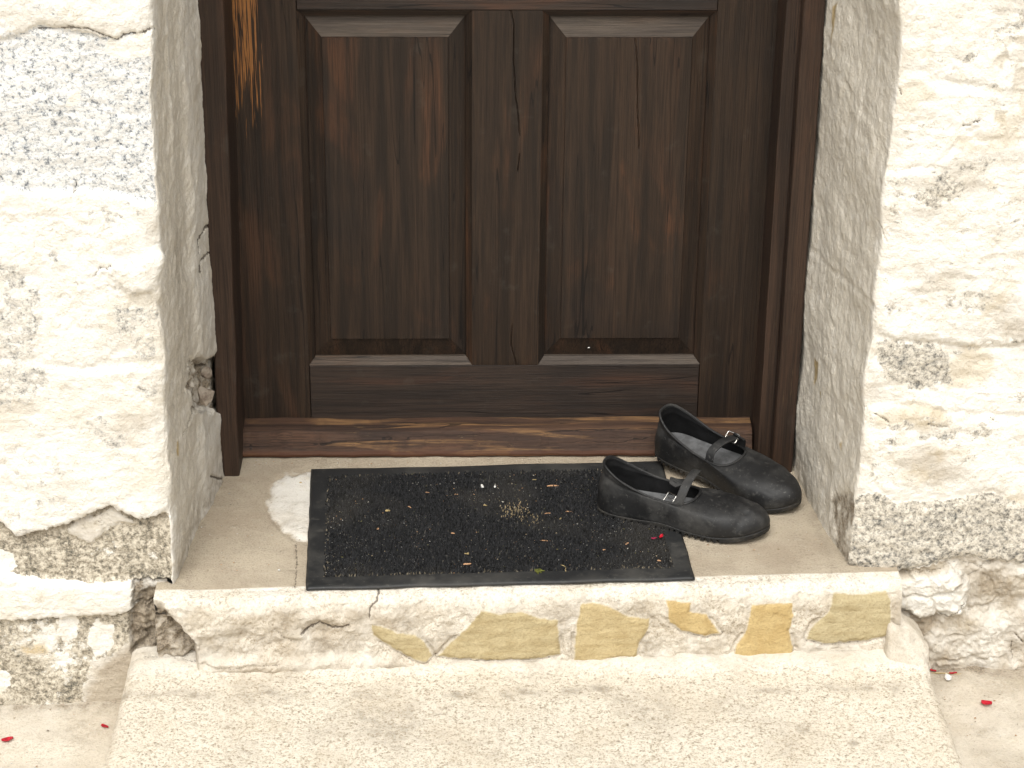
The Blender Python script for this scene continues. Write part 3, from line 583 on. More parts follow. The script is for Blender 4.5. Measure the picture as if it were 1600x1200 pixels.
spk = 1-.75*bk; tan = .38*bk; st = np.exp(-((Y+.60+.012*fbm(S, 10, 3))/.014)**2); di = np.maximum(.65*st*np.clip(.4+1.2*fbm(S, 16, 4, .6, off=3), 0, 1), .38*np.clip(fbm(S, 8, 5, .6, off=6), 0, 1)); di = np.maximum(di, .8*np.exp(-np.abs(Y-yr(X)+.007)/.004)*np.clip(.3+1.3*fbm(S, 12, 3), 0, 1)); di = np.maximum(di, .5*np.exp(-ed/.012)*np.clip(.3+fbm(S, 14, 3), 0, 1))
for ln, v in (([(200, 1037), (240, 1030), (290, 1036), (340, 1046), (440, 1036)], .5), ([(520, 1046), (620, 1043), (690, 1038)], .35), ([(780, 1060), (800, 1076), (812, 1066)], .3), ([(300, 1010), (330, 1038)], .4)):
    L_ = (1-sstep(1, 3.5, seg_dist(px+wob[..., None]*.4, ln)))*v; cr = np.maximum(cr, L_); D -= .002*L_
for c_, r_ in (((305, 1133), 6), ((700, 1160), 5), ((1255, 1140), 14), ((1335, 1160), 10)): di = np.maximum(di, .5*(1-sstep(r_*.5, r_, np.linalg.norm(px+wob[..., None]*.5-np.array(c_), axis=-1))))
S = S+N*D[..., None]; A1 = np.stack([Z, Z, Z, di], -1); A2 = np.stack([tan, cr, Z, spk], -1); fl = np.zeros(tuple(np.array(X.shape)-1), int)
if flip: S = S[::-1]; A1 = A1[::-1]; A2 = A2[::-1]; N = N[::-1]
lo = empty('lower_step', (0, -.69, -.21), label='broad speckled pale stone step below the ochre stone riser', cat='step')
for l, o in sheet_objects(S, fl, lambda l: 'slab', A1, A2, lo, MAS, .11, N).items(): o.matrix_parent_inverse = Matrix.Translation((0, .69, .21))

# ------------------------------------------------------------------ door frame and door
def warp(me, amp=.0012, sc=9, seed=0):
    V = np.zeros(len(me.vertices)*3); me.vertices.foreach_get('co', V); V = V.reshape(-1, 3)
    V = V+np.stack([perlin(V, sc, 3+seed), perlin(V, sc, 31+seed), perlin(V, sc, 61+seed)], -1)*amp; me.vertices.foreach_set('co', V.ravel()); me.update(); return me
def bar(x0, x1, y0, y1, z0, z1, n=12, axis=2):
    """a board cut into short lengths so its edges can run a little uneven"""
    lo_ = [x0, y0, z0]; hi_ = [x1, y1, z1]; o_ = [k for k in range(3) if k != axis]; V = []; F = []
    for i in range(n+1):
        t = lo_[axis]+(hi_[axis]-lo_[axis])*i/n
        for a_, b_ in ((0, 0), (1, 0), (1, 1), (0, 1)):
            p = [0, 0, 0]; p[axis] = t; p[o_[0]] = (lo_, hi_)[a_][o_[0]]; p[o_[1]] = (lo_, hi_)[b_][o_[1]]; V.append(p)
    for i in range(n):
        for k in range(4): F.append((i*4+k, i*4+(k+1) % 4, i*4+4+(k+1) % 4, i*4+4+k))
    F += [(3, 2, 1, 0), tuple(n*4+k for k in range(4))]
    me = mesh(V, F); bm_ = bmesh.new(); bm_.from_mesh(me); bmesh.ops.recalc_face_normals(bm_, faces=bm_.faces); bm_.to_mesh(me); bm_.free(); return me
frame = empty('door_frame', (0, -.05, 0), label='dark brown wooden frame posts on both sides of the door', cat='door frame')
door = empty('wooden_door', (0, 0, .01), label='dark stained wooden door with raised panels and worn weatherboard', cat='door')
def part(name, me, mat, par, bev=.0015, **k):
    o = link(name, me, mat, par, **k); o.matrix_parent_inverse = Matrix.Translation(tuple(-v for v in par.location)) if par in (frame, door) else par.matrix_parent_inverse.copy()
    if par not in (frame, door): o.matrix_parent_inverse = Matrix()
    if bev: mods(o, bev)
    return o
me = bar(-.4865, -.441, -.12, .10, -.004, 1.9, 40)
for v in me.vertices:                                   # left post narrows towards its foot
    if v.co.x > -.45: v.co.x -= .014*max(0, (1-v.co.z/.75))**1.0 if v.co.z < .75 else 0
    if v.co.x < -.46 and v.co.z < .12: v.co.x += .004*(1-v.co.z/.12)
part('post', warp(me, .0016, 11), W_POST, frame, .003)
part('post', warp(bar(.4505, .4845, -.115, .10, -.004, 1.9, 40), .0014, 11, 5), W_POST, frame, .003)
part('stop_strip', warp(bar(.4275, .4512, -.088, .0, -.002, 1.9, 30), .0008, 9, 8), W_POST, frame, .002)
part('head', bar(-.4865, .4845, -.118, .10, 1.86, 1.9, 4, 0), W_H, frame, .003)
ZT = 1.855
LX0, LX1, MX0, MX1, RX0, RX1 = -.4585, -.3395, -.0600, .0530, .3325, .4245
part('stile', warp(bar(LX0, LX1, 0, .045, .012, ZT, 30), .0006), W_STL, door, .0012, label='stile with bare orange wood worn through the stain')
part('stile', warp(bar(RX0, RX1+.02, 0, .045, .012, ZT, 30), .0006, 9, 2), W_V, door, .0012)
part('bottom_rail', warp(bar(LX1+.0008, RX0-.0008, .0005, .044, .012, .1500, 24, 0), .0005, 9, 3), W_H, door, .0012)
part('lock_rail', warp(bar(LX1+.0008, RX0-.0008, -.0005, .044, .7725, .930, 24, 0), .0005, 9, 4), W_H, door, .0012)
part('top_rail', bar(LX1+.0008, RX0-.0008, .0005, .044, 1.74, ZT, 10, 0), W_H, door, .0012)
MULL = True
part('mullion', bar(MX0, MX1, .0008, .044, .9305, 1.7395, 10), W_V, door, .0012)
CRACKS = [[(797, 14), (803, 40), (802, 95), (806, 150), (812, 210)], [(992, 60), (996, 110), (996, 160), (998, 230)], [(812, 240), (808, 270)], [(800, 510), (798, 540), (806, 572)]]
def crack_grid(u0, u1, v0, v1, y_, base):
    """the flat of a board as a fine grid, with drying cracks cut into it"""
    nu = max(8, int((u1-u0)/.0012)); nv = max(8, int((v1-v0)/.006)); U, Vv = np.meshgrid(np.linspace(u0, u1, nu), np.linspace(v0, v1, nv), indexing='ij')
    G = np.stack([U, np.full_like(U, y_), Vv], -1); q_ = proj(G); e_ = sstep(0, .006, np.minimum(np.minimum(U-u0, u1-U), np.minimum(Vv-v0, v1-Vv)))
    d_ = .0006*perlin(G, (14, 14, 4))*e_+.0005*perlin(G, (60, 60, 7), 3)*e_
    for ln in CRACKS:
        d_ = d_+.0026*(1-sstep(.2, 1.0, seg_dist(q_+np.stack([1.2*perlin(G, (30, 30, 22)), 0*U], -1), ln)))
    G[..., 1] += d_; I_ = np.arange(nu*nv).reshape(nu, nv)+base
    return [tuple(p) for p in G.reshape(-1, 3)], [tuple(f) for f in np.stack([I_[:-1, :-1], I_[1:, :-1], I_[1:, 1:], I_[:-1, 1:]], -1).reshape(-1, 4)]
def panel(x0, x1, z0, z1):
    c_ = .0105                                          # moulding width
    a0, a1, b0, b1 = x0+c_, x1-c_, z0+c_+.002, z1-c_-.001
    O = [(x0, z0), (x1, z0), (x1, z1), (x0, z1)]; I_ = [(a0, b0), (a1, b0), (a1, b1), (a0, b1)]
    for k in range(4):
        k2 = (k+1) % 4; e = .0006
        V = [(O[k][0], e, O[k][1]), (O[k2][0], e, O[k2][1]), (I_[k2][0], .011, I_[k2][1]), (I_[k][0], .011, I_[k][1])]
        V += [(x_, .04, z_) for x_, _, z_ in V]
        part('moulding', mesh(V, [(0, 1, 2, 3), (7, 6, 5, 4), (0, 4, 5, 1), (1, 5, 6, 2), (2, 6, 7, 3), (3, 7, 4, 0)]), (W_HSKY if k == 0 else W_H) if k in (0, 2) else W_V, door, .0006)  # the up-facing bottom moulding takes the painted sky-light tone
    f = .0275; q0, q1, r0, r1 = a0+f, a1-f, b0+f+.008, b1-f-.006; g = .0022
    rings = [(a0-.004, a1+.004, b0-.004, b1+.004, .034), (a0-.004, a1+.004, b0-.004, b1+.004, .0185), (q0-.0, q1+.0, r0-.0, r1+.0, .0065), (q0+.0008, q1-.0008, r0+.0008, r1-.0008, .0035)]
    V = []; F = []
    for (u0, u1, v0, v1, y_) in rings: V += [(u0, y_, v0), (u1, y_, v0), (u1, y_, v1), (u0, y_, v1)]
    for r_ in range(3):
        for k in range(4): F.append((r_*4+k, r_*4+(k+1) % 4, r_*4+4+(k+1) % 4, r_*4+4+k))
    F += [(3, 2, 1, 0)]; u0, u1, v0, v1, y_ = q0+.0008, q1-.0008, r0+.0008, r1-.0008, .0035
    gv, gf = crack_grid(u0, u1, v0, v1, y_, len(V)); V += gv; F += gf
    po = part('panel', mesh(V, F), W_PAN, door, 0); po.data.materials.append(W_HSKY); po.data.polygons[6].material_index = 1      # sky light on the worn top bevel, painted in as paler wood
gv, gf = crack_grid(MX0, MX1, .1505, .7718, .0004, 4)
part('mullion', mesh([(x, .044, z) for x, z in ((MX0, .1505), (MX1, .1505), (MX1, .7718), (MX0, .7718))]+gv+[(x, y, z) for x, z in ((MX0, .1505), (MX1, .1505), (MX1, .7718), (MX0, .7718)) for y in (.0004, .0441)], gf+[(3, 2, 1, 0)]+[tuple(4+len(gv)+k for k in (2*a_, 2*a_+1, (2*a_+3) % 8, (2*a_+2) % 8)) for a_ in range(4)]), W_V, door, 0)
panel(LX1, MX0, .1505, .7718); panel(MX1, RX0, .1505, .7718); panel(LX1, MX0, .9305, 1.7395); panel(MX1, RX0, .9305, 1.7395)
# weatherboard along the foot of the door
prof = [(.004, .051), (-.030, .0455), (-.0385, .0425), (-.0500, .0140), (-.0535, .0115), (-.0560, .0075), (-.0550, .0030), (-.0500, .0008), (.004, .0008)]
nx = 60; V = []; F = []
for i in range(nx+1):
    x = -.4560+(.4240+.4560)*i/nx
    for (y_, z_) in prof: V.append((x, y_+.0012*math.sin(i*.9)+.0008*math.sin(i*2.3), z_+(.0012*math.sin(i*.31) if z_ > .04 else 0)))
k_ = len(prof)
for i in range(nx):
    for j in range(k_): F.append((i*k_+j, i*k_+(j+1) % k_, (i+1)*k_+(j+1) % k_, (i+1)*k_+j))
F += [tuple(range(k_))[::-1], tuple(nx*k_+j for j in range(k_))]
me = mesh(V, F); bm = bmesh.new(); bm.from_mesh(me); bmesh.ops.recalc_face_normals(bm, faces=bm.faces); bm.to_mesh(me); bm.free()
wb = part('weatherboard', me, W_WB, door, .001)
def nail(q, par, y_):
    p = on(q, 1, y_); V = []; F = []; n = 10
    for r_, d_ in ((.0, -.0012), (.0022, -.0009), (.0032, .0), (.0032, .004)):
        for k in range(n): V.append((p[0]+r_*math.cos(k*.628), p[1]+d_, p[2]+r_*math.sin(k*.628)))
    for a_ in range(3):
        for k in range(n): F.append((a_*n+k, a_*n+(k+1) % n, (a_+1)*n+(k+1) % n, (a_+1)*n+k))
    o = link('nail', mesh(V, F), IRON, wb, True); o.matrix_parent_inverse = Matrix.Translation((0, 0, 0))
    o.matrix_parent_inverse = Matrix.Translation((0, 0, -.01)); return o
for q, y_ in (((387, 669), -.016), ((470, 662), -.010), ((392, 701), -.0475)): nail(q, wb, y_).matrix_parent_inverse = Matrix()

# ------------------------------------------------------------------ doormat
MT = Matrix.Translation((-.0266, -.29, 0)) @ Matrix.Rotation(.0415, 4, 'Z')
mat_e = empty('doormat', (-.0266, -.29, .002), label='black ribbed carpet doormat with flat rubber edging, scattered with crumbs', cat='doormat'); mat_e.rotation_euler.z = .0415
nx, ny = 130, 90; gx = np.linspace(-.3, .3, nx); gy = np.linspace(-.2, .2, ny); X, Y = np.meshgrid(gx, gy, indexing='ij')
P = np.stack([X, Y, np.zeros_like(X)], -1); ex = np.minimum(.3-np.abs(X), .2-np.abs(Y))
P[..., 0] += np.sign(X)*.0014*perlin(P, (3, 22, 1))*(np.abs(X) > .28); P[..., 1] += np.sign(Y)*.0022*perlin(P, (14, 3, 1), 4)*(np.abs(Y) > .18)
P[..., 2] = .0048+.0012*perlin(P, 9)*np.exp(-ex/.06)-.0028*np.exp(-ex/.003)
inn = (np.abs(X) < .272) & (np.abs(Y) < .168); P[..., 2] -= .0015*inn
I = np.arange(nx*ny).reshape(nx, ny); Q = np.stack([I[:-1, :-1], I[1:, :-1], I[1:, 1:], I[:-1, 1:]], -1).reshape(-1, 4)
me = npmesh(P.reshape(-1, 3), Q); o = link('rubber_backing', me, RUBM, mat_e, True); mods(o, solid=.0030, soff=-1)
# pile in ribs across the mat
ry = np.arange(-.1655, .1665, .0056); pts = []
for r_ in ry:
    for sub_ in (-.0011, .0011):
        x = np.arange(-.2705, .2705, .0019); pts.append(np.stack([x+RNG.normal(0, .0006, len(x)), r_+sub_+RNG.normal(0, .0007, len(x))], -1))
pts = np.concatenate(pts); n = len(pts)
p3 = np.concatenate([pts, np.zeros((n, 1))], 1); h = (.0044+.0011*RNG.normal(size=n)).clip(.0018, .0075)*(1+.25*perlin(p3, 22)); rad = .0013+.0004*RNG.random(n)
lean = RNG.normal(0, .0013, (n, 2)); ang = RNG.random(n)*6.28; V = np.zeros((n, 8, 3)); z0 = .0022
for k in range(4):
    ca, sa = np.cos(ang+k*1.571), np.sin(ang+k*1.571)
    V[:, k] = np.stack([pts[:, 0]+rad*ca, pts[:, 1]+rad*sa, np.full(n, z0)], -1)
    V[:, 4+k] = np.stack([pts[:, 0]+lean[:, 0]+rad*.55*ca, pts[:, 1]+lean[:, 1]+rad*.55*sa, z0+h+RNG.normal(0, .0003, n)], -1)
base = (np.arange(n)*8)[:, None]; F = []
for k in range(4): F.append(base+np.array([k, (k+1) % 4, 4+(k+1) % 4, 4+k]))
F.append(base+np.array([4, 5, 6, 7])); me = npmesh(V.reshape(-1, 3), np.concatenate(F))
tc = np.clip(RNG.normal(1, .45, n), .3, 2.6); lightf = RNG.random(n) < .035; cc = np.stack([.0165*tc, .0168*tc, .0178*tc], -1); cc[lightf] = np.array([.085, .08, .072])*RNG.random((lightf.sum(), 1))
dust = np.clip(perlin(p3, 6, 2)+.5*perlin(p3, 16, 7), 0, 1)[:, None]; cc = cc*(1-.35*dust)+np.array([.085, .076, .063])*.35*dust
dpat = proj(np.concatenate([pts@np.array([[math.cos(.0415), math.sin(.0415)], [-math.sin(.0415), math.cos(.0415)]])+np.array([-.0266, -.29]), np.full((n, 1), .006)], 1))
dm = np.exp(-((dpat[:, 0]-803)/16)**2-((dpat[:, 1]-797)/9)**2)+.6*np.exp(-((dpat[:, 0]-828)/18)**2-((dpat[:, 1]-812)/8)**2)
dsel = RNG.random(n) < dm*.38; cc[dsel] = np.array([.30, .235, .14])*(.5+.6*RNG.random((dsel.sum(), 1)))
edgec = np.minimum(.2715-np.abs(pts[:, 0]), .167-np.abs(pts[:, 1])); es = RNG.random(n) < np.exp(-edgec/.0022)*np.clip(.22+.35*perlin(p3, 15, 6), 0, .5); cc[es] = np.array([.17, .145, .105])*(.4+.7*RNG.random((es.sum(), 1)))
add_attr(me, 'C', np.repeat(np.concatenate([cc, np.ones((n, 1))], 1)[:, None], 8, 1).reshape(-1, 4)); link('carpet_pile', me, attr_mat('carpet_fibre', .95), mat_e, kind='stuff')

# ------------------------------------------------------------------ shoes
def crom(pts, n, closed=True):
    P_ = np.array(pts, float); m_ = len(P_); out = []
    per = n//m_ if closed else n//(m_-1)
    for i in range(m_ if closed else m_-1):
        p0, p1, p2, p3_ = (P_[(i+k) % m_] if closed else P_[min(max(i+k, 0), m_-1)] for k in (-1, 0, 1, 2))
        for t in np.arange(per)/per: out.append(.5*((2*p1)+(-p0+p2)*t+(2*p0-5*p1+4*p2-p3_)*t*t+(-p0+3*p1-3*p2+p3_)*t**3))
    if not closed: out.append(P_[-1])
    return np.array(out)
def resample(L_, n, closed=True):
    Q_ = np.concatenate([L_, L_[:1]]) if closed else L_; d = np.concatenate([[0], np.cumsum(np.linalg.norm(np.diff(Q_, axis=0), axis=1))])
    t = np.linspace(0, d[-1], n+1)[:-1] if closed else np.linspace(0, d[-1], n); return np.stack([np.interp(t, d, Q_[:, k]) for k in range(Q_.shape[1])], -1)
def tube(path, rad, closed=True, ns=8):
    path = np.asarray(path, float); n = len(path); T = np.roll(path, -1, 0)-np.roll(path, 1, 0) if closed else np.gradient(path, axis=0)
    T /= np.linalg.norm(T, axis=1)[:, None]+1e-9; up = np.array([.01, .02, 1.0]); V = []; F = []
    for i in range(n):
        a_ = np.cross(T[i], up); a_ /= np.linalg.norm(a_)+1e-9; b_ = np.cross(a_, T[i])
        for k in range(ns): V.append(path[i]+rad*(a_*math.cos(k*2*math.pi/ns)+b_*math.sin(k*2*math.pi/ns)))
    for i in range(n if closed else n-1):
        j = (i+1) % n
        for k in range(ns): F.append((i*ns+k, i*ns+(k+1) % ns, j*ns+(k+1) % ns, j*ns+k))
    if not closed: F += [tuple(range(ns))[::-1], tuple((n-1)*ns+k for k in range(ns))]
    return mesh(V, F)
def ribbon(path, width_dir, w_, th, taper=None):
    """a strap: path of centres, width direction per point, flat thickness"""
    path = np.asarray(path, float); n = len(path); T = np.gradient(path, axis=0); T /= np.linalg.norm(T, axis=1)[:, None]; V = []; F = []
    for i in range(n):
        wd = np.asarray(width_dir[i] if np.ndim(width_dir) > 1 else width_dir, float); wd = wd-T[i]*(wd@T[i]); wd /= np.linalg.norm(wd); nn = np.cross(T[i], wd)
        ww = w_*(taper[i] if taper is not None else 1)
        for a_, b_ in ((-1, -1), (1, -1), (1, 1), (-1, 1)): V.append(path[i]+wd*a_*ww/2+nn*b_*th/2)
    for i in range(n-1):
        for k in range(4): F.append((i*4+k, i*4+(k+1) % 4, i*4+4+(k+1) % 4, i*4+4+k))
    F += [(3, 2, 1, 0), tuple((n-1)*4+k for k in range(4))]; return mesh(V, F)
def make_shoe(label, mir, loc, rot, variant):
    sh = empty('shoe', loc, label=label, cat='shoe', group='pair of black rubber shoes'); sh.rotation_euler = rot
    NN = 128; zs = .0075
    # outer (-y) / inner (+y) sides; mir swaps them
    half = [(.000, 0, 0), (.006, .019, .019), (.028, .0315, .0315), (.070, .0335, .0345), (.115, .0330, .0375), (.160, .0385, .0440), (.205, .0465, .0475), (.240, .0440, .0410), (.266, .0310, .0270), (.281, .0130, .0110)]
    half = [(x, i_*1.06, o_*1.06) for x, i_, o_ in half]
    out_ = [(x, -o_) for x, i_, o_ in half]+[(.2845, .002)]+[(x, i_) for x, i_, o_ in half[:0:-1]]
    if mir: out_ = [(x, -y) for x, y in out_][::-1]; out_ = out_[-1:]+out_[:-1]
    OUT = resample(crom(out_, 22*len(out_)), NN*4)
    def spring(x): return .014*np.clip((x-.195)/.09, 0, 1)**1.8+.0035*np.exp(-((x-.115)/.03)**2)
    opn = [(.007, 0, .087), (.014, .018, .0850), (.040, .0290, .0710), (.080, .0315, .0560), (.118, .0330, .0495), (.145, .0310, .0490), (.161, .0215, .0525)]
    opn = [(x, y*1.06, z) for x, y, z in opn]
    op = [(x, -y, z) for x, y, z in opn]+[(.1675, 0, .0555)]+[(x, y, z) for x, y, z in opn[:0:-1]]
    if mir: op = [(x, -y, z) for x, y, z in op][::-1]; op = op[-1:]+op[:-1]
    OPN = resample(crom(op, 22*len(op)), NN*4)
    # match outline and opening by angle about the shoe's long axis
    def byx(L_, s): return L_
    iO = np.arange(NN)*4
    # pair points: same fraction of half perimeter, from heel to toe
    Ot = OUT[iO]; Tt = OPN[iO]
    nr = 16; V = np.zeros((nr+1, NN, 3)); P0 = np.concatenate([Ot, (zs+spring(Ot[:, 0]))[:, None]], 1)
    tan_ = np.roll(Ot, -1, 0)-np.roll(Ot, 1, 0); on_ = np.stack([tan_[:, 1], -tan_[:, 0]], -1); on_ /= np.linalg.norm(on_, axis=1)[:, None]
    if ((Ot-Ot.mean(0))*on_).sum() < 0: on_ = -on_
    hd = np.linalg.norm(Tt[:, :2]-Ot, axis=1); W = sstep(.014, .070, hd); H = Tt[:, 2]-P0[:, 2]
    P1 = P0.copy(); P1[:, :2] += on_*.0035; P1[:, 2] += .55*H*(1-W)+.034*W
    P2 = Tt.copy(); P2[:, :2] += (Ot-Tt[:, :2])*(.25*(1-W)+.50*W)[:, None]; P2[:, 2] -= .38*H*(1-W)+.0015*W
    for i in range(nr+1):
        t = i/nr; V[i] = (1-t)**3*P0+3*t*(1-t)**2*P1+3*t*t*(1-t)*P2+t**3*Tt
    # soft dents and a crease behind the toe cap
    nrm = normals(V); ctr = np.array([.14, 0, .03]); nrm *= np.sign(((V-ctr)*nrm).sum(-1, keepdims=True))
    mid_ = np.sin(np.linspace(0, 1, nr+1)*math.pi)[:, None]
    d_ = .0022*perlin(V, 26, 5+variant*9)*mid_+.0010*perlin(V, 60, 2+variant)*mid_
    xb = V[..., 0]+7.*V[..., 1]**2+.0015*perlin(V, 60, 3)
    d_ = d_-.0020*np.exp(-((xb-.252)/.0028)**2)*sstep(.014, .022, V[..., 2])+.0006*sstep(.252, .256, xb)
    d_ = d_-.0010*np.exp(-((V[..., 0]-.118)/.003)**2)*mid_
    rn = np.arange(nr+1)[:, None]+0*V[..., 0]; d_ = d_-.0011*np.exp(-((rn-nr+3)/.7)**2)*(V[..., 0] < .11)+.0006*np.exp(-((rn-nr+1.5)/1.)**2)*(V[..., 0] < .11)
    V = V+nrm*d_[..., None]
    I_ = np.arange((nr+1)*NN).reshape(nr+1, NN); J_ = np.roll(I_, -1, 1); Q_ = np.stack([I_[:-1], J_[:-1], J_[1:], I_[1:]], -1).reshape(-1, 4)
    me = npmesh(V.reshape(-1, 3), Q_); bm = bmesh.new(); bm.from_mesh(me); bmesh.ops.recalc_face_normals(bm, faces=bm.faces)
    f0 = bm.faces[:][len(bm.faces)//3]; 
    bm.faces.ensure_lookup_table()
    if sum((f.calc_center_median()-Vector((.14, 0, .03))).dot(f.normal) for f in bm.faces) < 0: bmesh.ops.reverse_faces(bm, faces=bm.faces)
    bm.to_mesh(me); bm.free()
    up_ = link('upper', me, RUB, sh, True); me.materials.append(LIN); m_ = up_.modifiers.new('solid', 'SOLIDIFY'); m_.thickness = .0028; m_.offset = -1; m_.material_offset = 1; mods(up_, sub=1)
    # rolled rim
    rimp = V[-1].copy(); link('rim', tube(rimp+np.array([0, 0, .0002]), .0022, True, 8), RUB, up_, True)
    # sole with lugs
    per = np.concatenate([[0], np.cumsum(np.linalg.norm(np.diff(OUT, axis=0), axis=1))]); t4 = np.roll(OUT, -1, 0)-np.roll(OUT, 1, 0); n4 = np.stack([t4[:, 1], -t4[:, 0]], -1); n4 /= np.linalg.norm(n4, axis=1)[:, None]
    if ((OUT-OUT.mean(0))*n4).sum() < 0: n4 = -n4
    x4 = OUT[:, 0]; sp4 = spring(x4); lug = (np.sin(per/.0105*2*math.pi) > .25)*1.0
    lug = .0048*np.convolve(np.concatenate([lug[-1:], lug, lug[:1]]), [.2, .6, .2], 'valid')*np.where(x4 < .085, 1, np.where((x4 > .13) & (x4 < .215), 1, .15))
    rings = [(-.020, .000, 0), (-.003, .0000, 1), (.0006, .0004, 1), (.0008, .0058, 0), (.0006, .0078, 0), (-.0012, .0092, 0), (-.006, .0094, 0)]
    V4 = []; n_ = len(OUT)
    for off_, z_, lg in rings: V4.append(np.concatenate([OUT+n4*(off_-(.0014*(lug > .002) if lg else 0))[:, None] if lg else OUT+n4*off_, (z_+sp4*(.9 if z_ < .01 else 1)+(lug if lg else (.0005 if z_ < .001 else 0)))[:, None]], 1))
    V4 = np.concatenate(V4); F4 = []
    for r_ in range(len(rings)-1):
        a_ = np.arange(n_)+r_*n_; b_ = np.roll(np.arange(n_), -1)+r_*n_; F4.append(np.stack([a_, b_, b_+n_, a_+n_], -1))
    F4 = [tuple(f) for f in np.concatenate(F4)]+[tuple(range(n_)), tuple(range((len(rings)-1)*n_, len(rings)*n_))]
    so_ = link('sole', mesh(V4, F4), RUBD, sh); mods(so_, .0006, 1)
    # insole
    ip = OUT[::4]+n4[::4]*-.0052; rr = []
    for k, s_ in enumerate((1, .9, .7, .4, .1)):
        c_ = np.array([.135, 0]); q_ = c_+(ip-c_)*np.array([s_, s_]); rr.append(np.concatenate([q_, (.0235+spring(q_[:, 0])*.6+(.003 if k == 0 else 0)-.0012*(1-s_))[:, None]], 1))
    VV = np.concatenate(rr); FF = []
    for k in range(4):
        a_ = np.arange(NN)+k*NN; b_ = np.roll(np.arange(NN), -1)+k*NN; FF += [tuple(f) for f in np.stack([a_, b_, b_+NN, a_+NN], -1)]
    FF.append(tuple(range(4*NN, 5*NN))); ino = link('insole', mesh(VV, FF), INS, sh, True)
    hp = [(.06+.035*math.sin(t), .026*math.cos(t)) for t in np.linspace(-1.57, 1.57, 12)]
    # strap rising from the near rim, tab with slots on the far rim, buckle
    if variant == 0:
        sp_ = crom([(.141, -.0350, .040), (.143, -.0330, .054), (.147, -.022, .072), (.151, -.004, .082), (.154, .014, .0850), (.156, .026, .0840)], 30, False)
    else:
        sp_ = crom([(.128, -.0350, .040), (.127, -.0330, .054), (.126, -.025, .066), (.130, -.006, .073), (.135, .012, .073), (.138, .030, .0675)], 30, False)
    st_ = link('strap', ribbon(sp_, (1, .1, 0), .0145, .0032), RUB, sh); mods(st_, .0010, 2)
    if variant == 0: tb = crom([(.134, .0345, .045), (.130, .0320, .056), (.124, .0230, .0600), (.119, .0120, .0550)], 15, False); tw = (1, .2, 0)
    else: tb = crom([(.140, .0325, .048), (.141, .0330, .058), (.142, .0310, .068), (.141, .0240, .0775)], 15, False); tw = (1, 0, -.2)
    tp = np.concatenate([np.full(len(tb)-5, 1.0), np.linspace(1, .45, 5)])
    tab = link('strap_tab', ribbon(tb, tw, .0250, .0034, tp), RUB, sh); mods(tab, .0010, 2)
    # slots punched in the tab, as dark inlays
    for u in (.55, .8):
        i_ = int(u*(len(tb)-1)); c_ = tb[i_]; T_ = tb[i_+1]-tb[i_-1]; T_ /= np.linalg.norm(T_); wd = np.array(tw, float); wd -= T_*(wd@T_); wd /= np.linalg.norm(wd)
        pth = [c_-wd*.0035, c_, c_+wd*.0035]; link('slot', ribbon(pth, T_, .0018, .0038), LIN, tab)
    # wire buckle
    if variant == 0: bc = np.array([.122, -.013, .045]); bu = np.array([.75, -.62, .10]); bv = np.array([.30, .45, .62])
    else: bc = np.array([.133, .022, .070]); bu = np.array([1, .1, 0.]); bv = np.array([0, .8, .45])
    bu = bu/np.linalg.norm(bu); bv = bv-bu*(bv@bu); bv = bv/np.linalg.norm(bv); hw, hh = (.0105, .0085)
    loop = []
    for a_, b_ in ((-1, -1), (1, -1), (1, 1), (-1, 1)):
        for k in range(5):
            th = math.atan2(b_, a_)-math.pi/4+k*math.pi/8; loop.append(bc+bu*(a_*(hw-.002)+.002*math.cos(th))+bv*(b_*(hh-.002)+.002*math.sin(th)))
    bk_ = link('buckle', tube(loop, .0011, True, 6), STEEL, st_, True)
    link('prong', tube([bc-bu*hw*.95, bc, bc+bu*hw*1.15], .0006, False, 6), STEEL, st_, True)
    return sh
make_shoe('dusty black rubber shoe standing half on the doormat with its strap undone', False, (.146, -.243, .006), (math.radians(0), math.radians(1.0), math.radians(-20)), 0)
make_shoe('black rubber shoe resting its heel against the door weatherboard beside the post', True, (.261, -.068, .025), (math.radians(9), math.radians(4.9), math.radians(-41)), 1)

# ------------------------------------------------------------------ small things lying about
def pebble(name, c, r, mat, label, cat, seed, squash=.6, group=None):
    rs = np.random.default_rng(seed); bm = bmesh.new(); v = rs.normal(size=(20, 3)); v /= np.linalg.norm(v, axis=1)[:, None]
    for p in v: bm.verts.new(tuple(p*r*np.array([1, .75, squash])*(.8+.3*rs.random())))
    bmesh.ops.convex_hull(bm, input=bm.verts); me = bpy.data.meshes.new(name); zmin = min(v_.co.z for v_ in bm.verts)
    for v_ in bm.verts: v_.co.z -= zmin
    bm.to_mesh(me); bm.free(); o = link(name, me, mat, label=label, cat=cat, group=group); o.location = c; o.rotation_euler.z = rs.random()*6; mods(o, r*.12, 2); return o
def petal(c, L_, W_, rz, label, group=None, curl=.35, name='red_petal', mat=None):
    nu, nv = 9, 7; V = []; F = []
    for i in range(nu):
        u = i/(nu-1); hw = W_/2*math.sin(math.pi*(.08+.88*u))**.7
        for j in range(nv):
            v = j/(nv-1)*2-1; V.append(((u-.5)*L_, v*hw, .0006+curl*W_*(v*v*.5+.9*(u-.5)**2)+.0006*math.sin(5*u+3*v)))
    for i in range(nu-1):
        for j in range(nv-1): F.append((i*nv+j, (i+1)*nv+j, (i+1)*nv+j+1, i*nv+j+1))
    o = link(name, mesh(V, F), mat or PETAL, smooth=True, label=label, cat='petal', group=group); o.location = c; o.rotation_euler.z = rz; mods(o, solid=.0006, soff=1); return o
